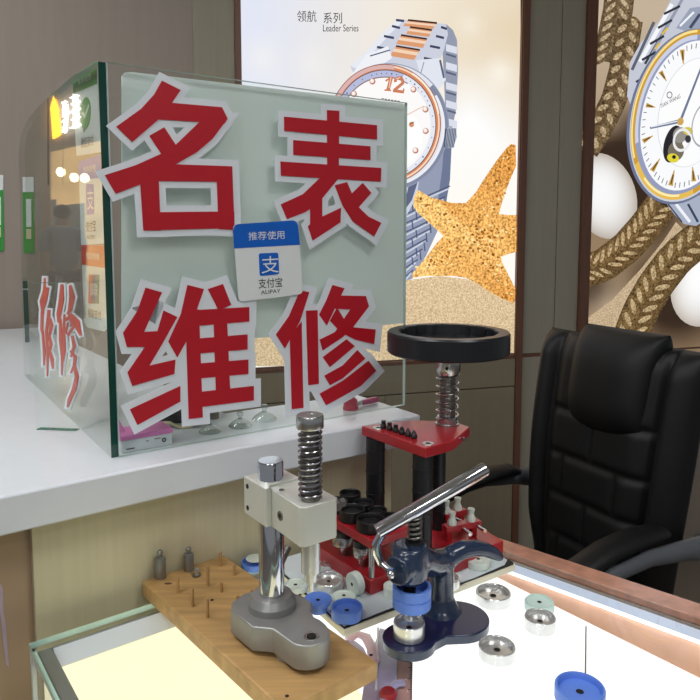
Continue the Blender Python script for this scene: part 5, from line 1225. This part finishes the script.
for hi in (18, 22):
    w_ = vs[hi]; sg_ = 1 if hi == 18 else -1; pm = len(vs); vs.append(w_+V((0, 0, -.055))); es.append((hi, pm)); rd.append((.034, .016))
    for k, ln in enumerate((.062, .070, .066, .052)):
        o_ = fx*(.027-.018*k); vs += [w_+V((0, 0, -.09))+o_, w_+V((0, 0, -.09-ln*.55))+o_*1.1-sx*sg_*.006, w_+V((0, 0, -.09-ln))+o_*1.1-sx*sg_*.018]
        es += [(pm, len(vs)-3), (len(vs)-3, len(vs)-2), (len(vs)-2, len(vs)-1)]; rd += [(.0095, .0095), (.0085, .0085), (.007, .007)]
    vs += [w_+V((0, 0, -.045))+fx*.038, w_+V((0, 0, -.078))+fx*.050-sx*sg_*.008]; es += [(pm, len(vs)-2), (len(vs)-2, len(vs)-1)]; rd += [(.011, .011), (.008, .008)]
skin('body', vs, es, rd, 'skin', per)
skin('shirt', [B_(0, 0, .86), B_(0, -.01, 1.10), B_(0, 0, 1.30), B_(0, 0, 1.42), B_(.185, 0, 1.385), B_(.222, -.02, 1.14), B_(-.185, 0, 1.385), B_(-.222, -.02, 1.14)], [(0, 1), (1, 2), (2, 3), (3, 4), (4, 5), (3, 6), (6, 7)], [(.175, .135), (.165, .125), (.185, .13), (.12, .095), (.075, .075), (.062, .062), (.075, .075), (.062, .062)], 'cloth', per)
skin('trousers', [B_(0, 0, .93), B_(.10, 0, .86), B_(.10, .02, .48), B_(.10, -.01, .10), B_(-.10, 0, .86), B_(-.10, .02, .48), B_(-.10, -.01, .10)], [(0, 1), (1, 2), (2, 3), (0, 4), (4, 5), (5, 6)], [(.165, .125), (.10, .10), (.078, .078), (.07, .07), (.10, .10), (.078, .078), (.07, .07)], 'trouser', per)
mb = MB(); mb.ell(B_(0, .015, 1.635), (.098, .112, .095), ex=sx, ey=fx); obj('hair', mb, 'hair', per)

# ================================================================== ceiling lamps, daylight of the mall, camera
cnt_l = thing('ceiling_light', 'square ceiling light panel above the counter, outside the photo', 'lamp', (-.9, .1, 2.8), 'ceiling lights')
mb = MB(); mb.box((-.9, .1, 2.79), (.62, .62, .018)); obj('frame', mb, 'alucast', cnt_l, .002)
mb = MB(); mb.box((-.9, .1, 2.779), (.58, .58, .004)); obj('diffuser', mb, 'lamp', cnt_l)
LP = [(-.9, .1), (.9, .1), (-.9, -1.7), (.9, -1.7), (-1.2, 1.1)]
LP += [(-5.2, 4.2), (-6.6, 4.4)]  # two unseen lamps added over the mall to brighten the mirrored shop
for (x, y) in LP[1:]: dup(cnt_l, (x, y, 2.8 if x > -3 else 4.2), cnt_l['label'] if x > -3 else 'square ceiling light panel of the mall, outside the photo')
for k, (x, y) in enumerate(LP):
    L = bpy.data.lights.new('ceiling_light_beam', 'AREA'); L.shape = 'SQUARE'; L.size = .58; L.energy = [11, 7, 12, 9, 6, 30, 20][k]; L.color = (.94, .975, 1)  # the last two belong to the added lamps over the mall
    lo = bpy.data.objects.new('ceiling_light_beam', L); lo.location = (x, y, 2.774 if x > -3 else 4.174); COL.objects.link(lo)
wd = bpy.data.worlds.new('mall'); SC.world = wd; wd.use_nodes = True
bg = wd.node_tree.nodes['Background']; bg.inputs[0].default_value = lin((216, 220, 226)); bg.inputs[1].default_value = .30
cam = bpy.data.cameras.new('camera'); co = bpy.data.objects.new('camera', cam); COL.objects.link(co)
co.location = (0, 0, CAMZ); co.rotation_euler = (pi/2-PITCH, 0, 0)
cam.sensor_width = 36; cam.lens = 36*F/700; cam.shift_y = -(350-PY)/700; cam.clip_start = .02
SC.camera = co
SC.view_settings.view_transform = 'Standard'; SC.view_settings.look = 'None'; SC.view_settings.exposure = 0; SC.view_settings.gamma = 1; SC.view_settings.use_curve_mapping = False
SC.cycles.transparent_max_bounces = 24; SC.cycles.max_bounces = 10; SC.cycles.caustics_reflective = False; SC.cycles.caustics_refractive = False
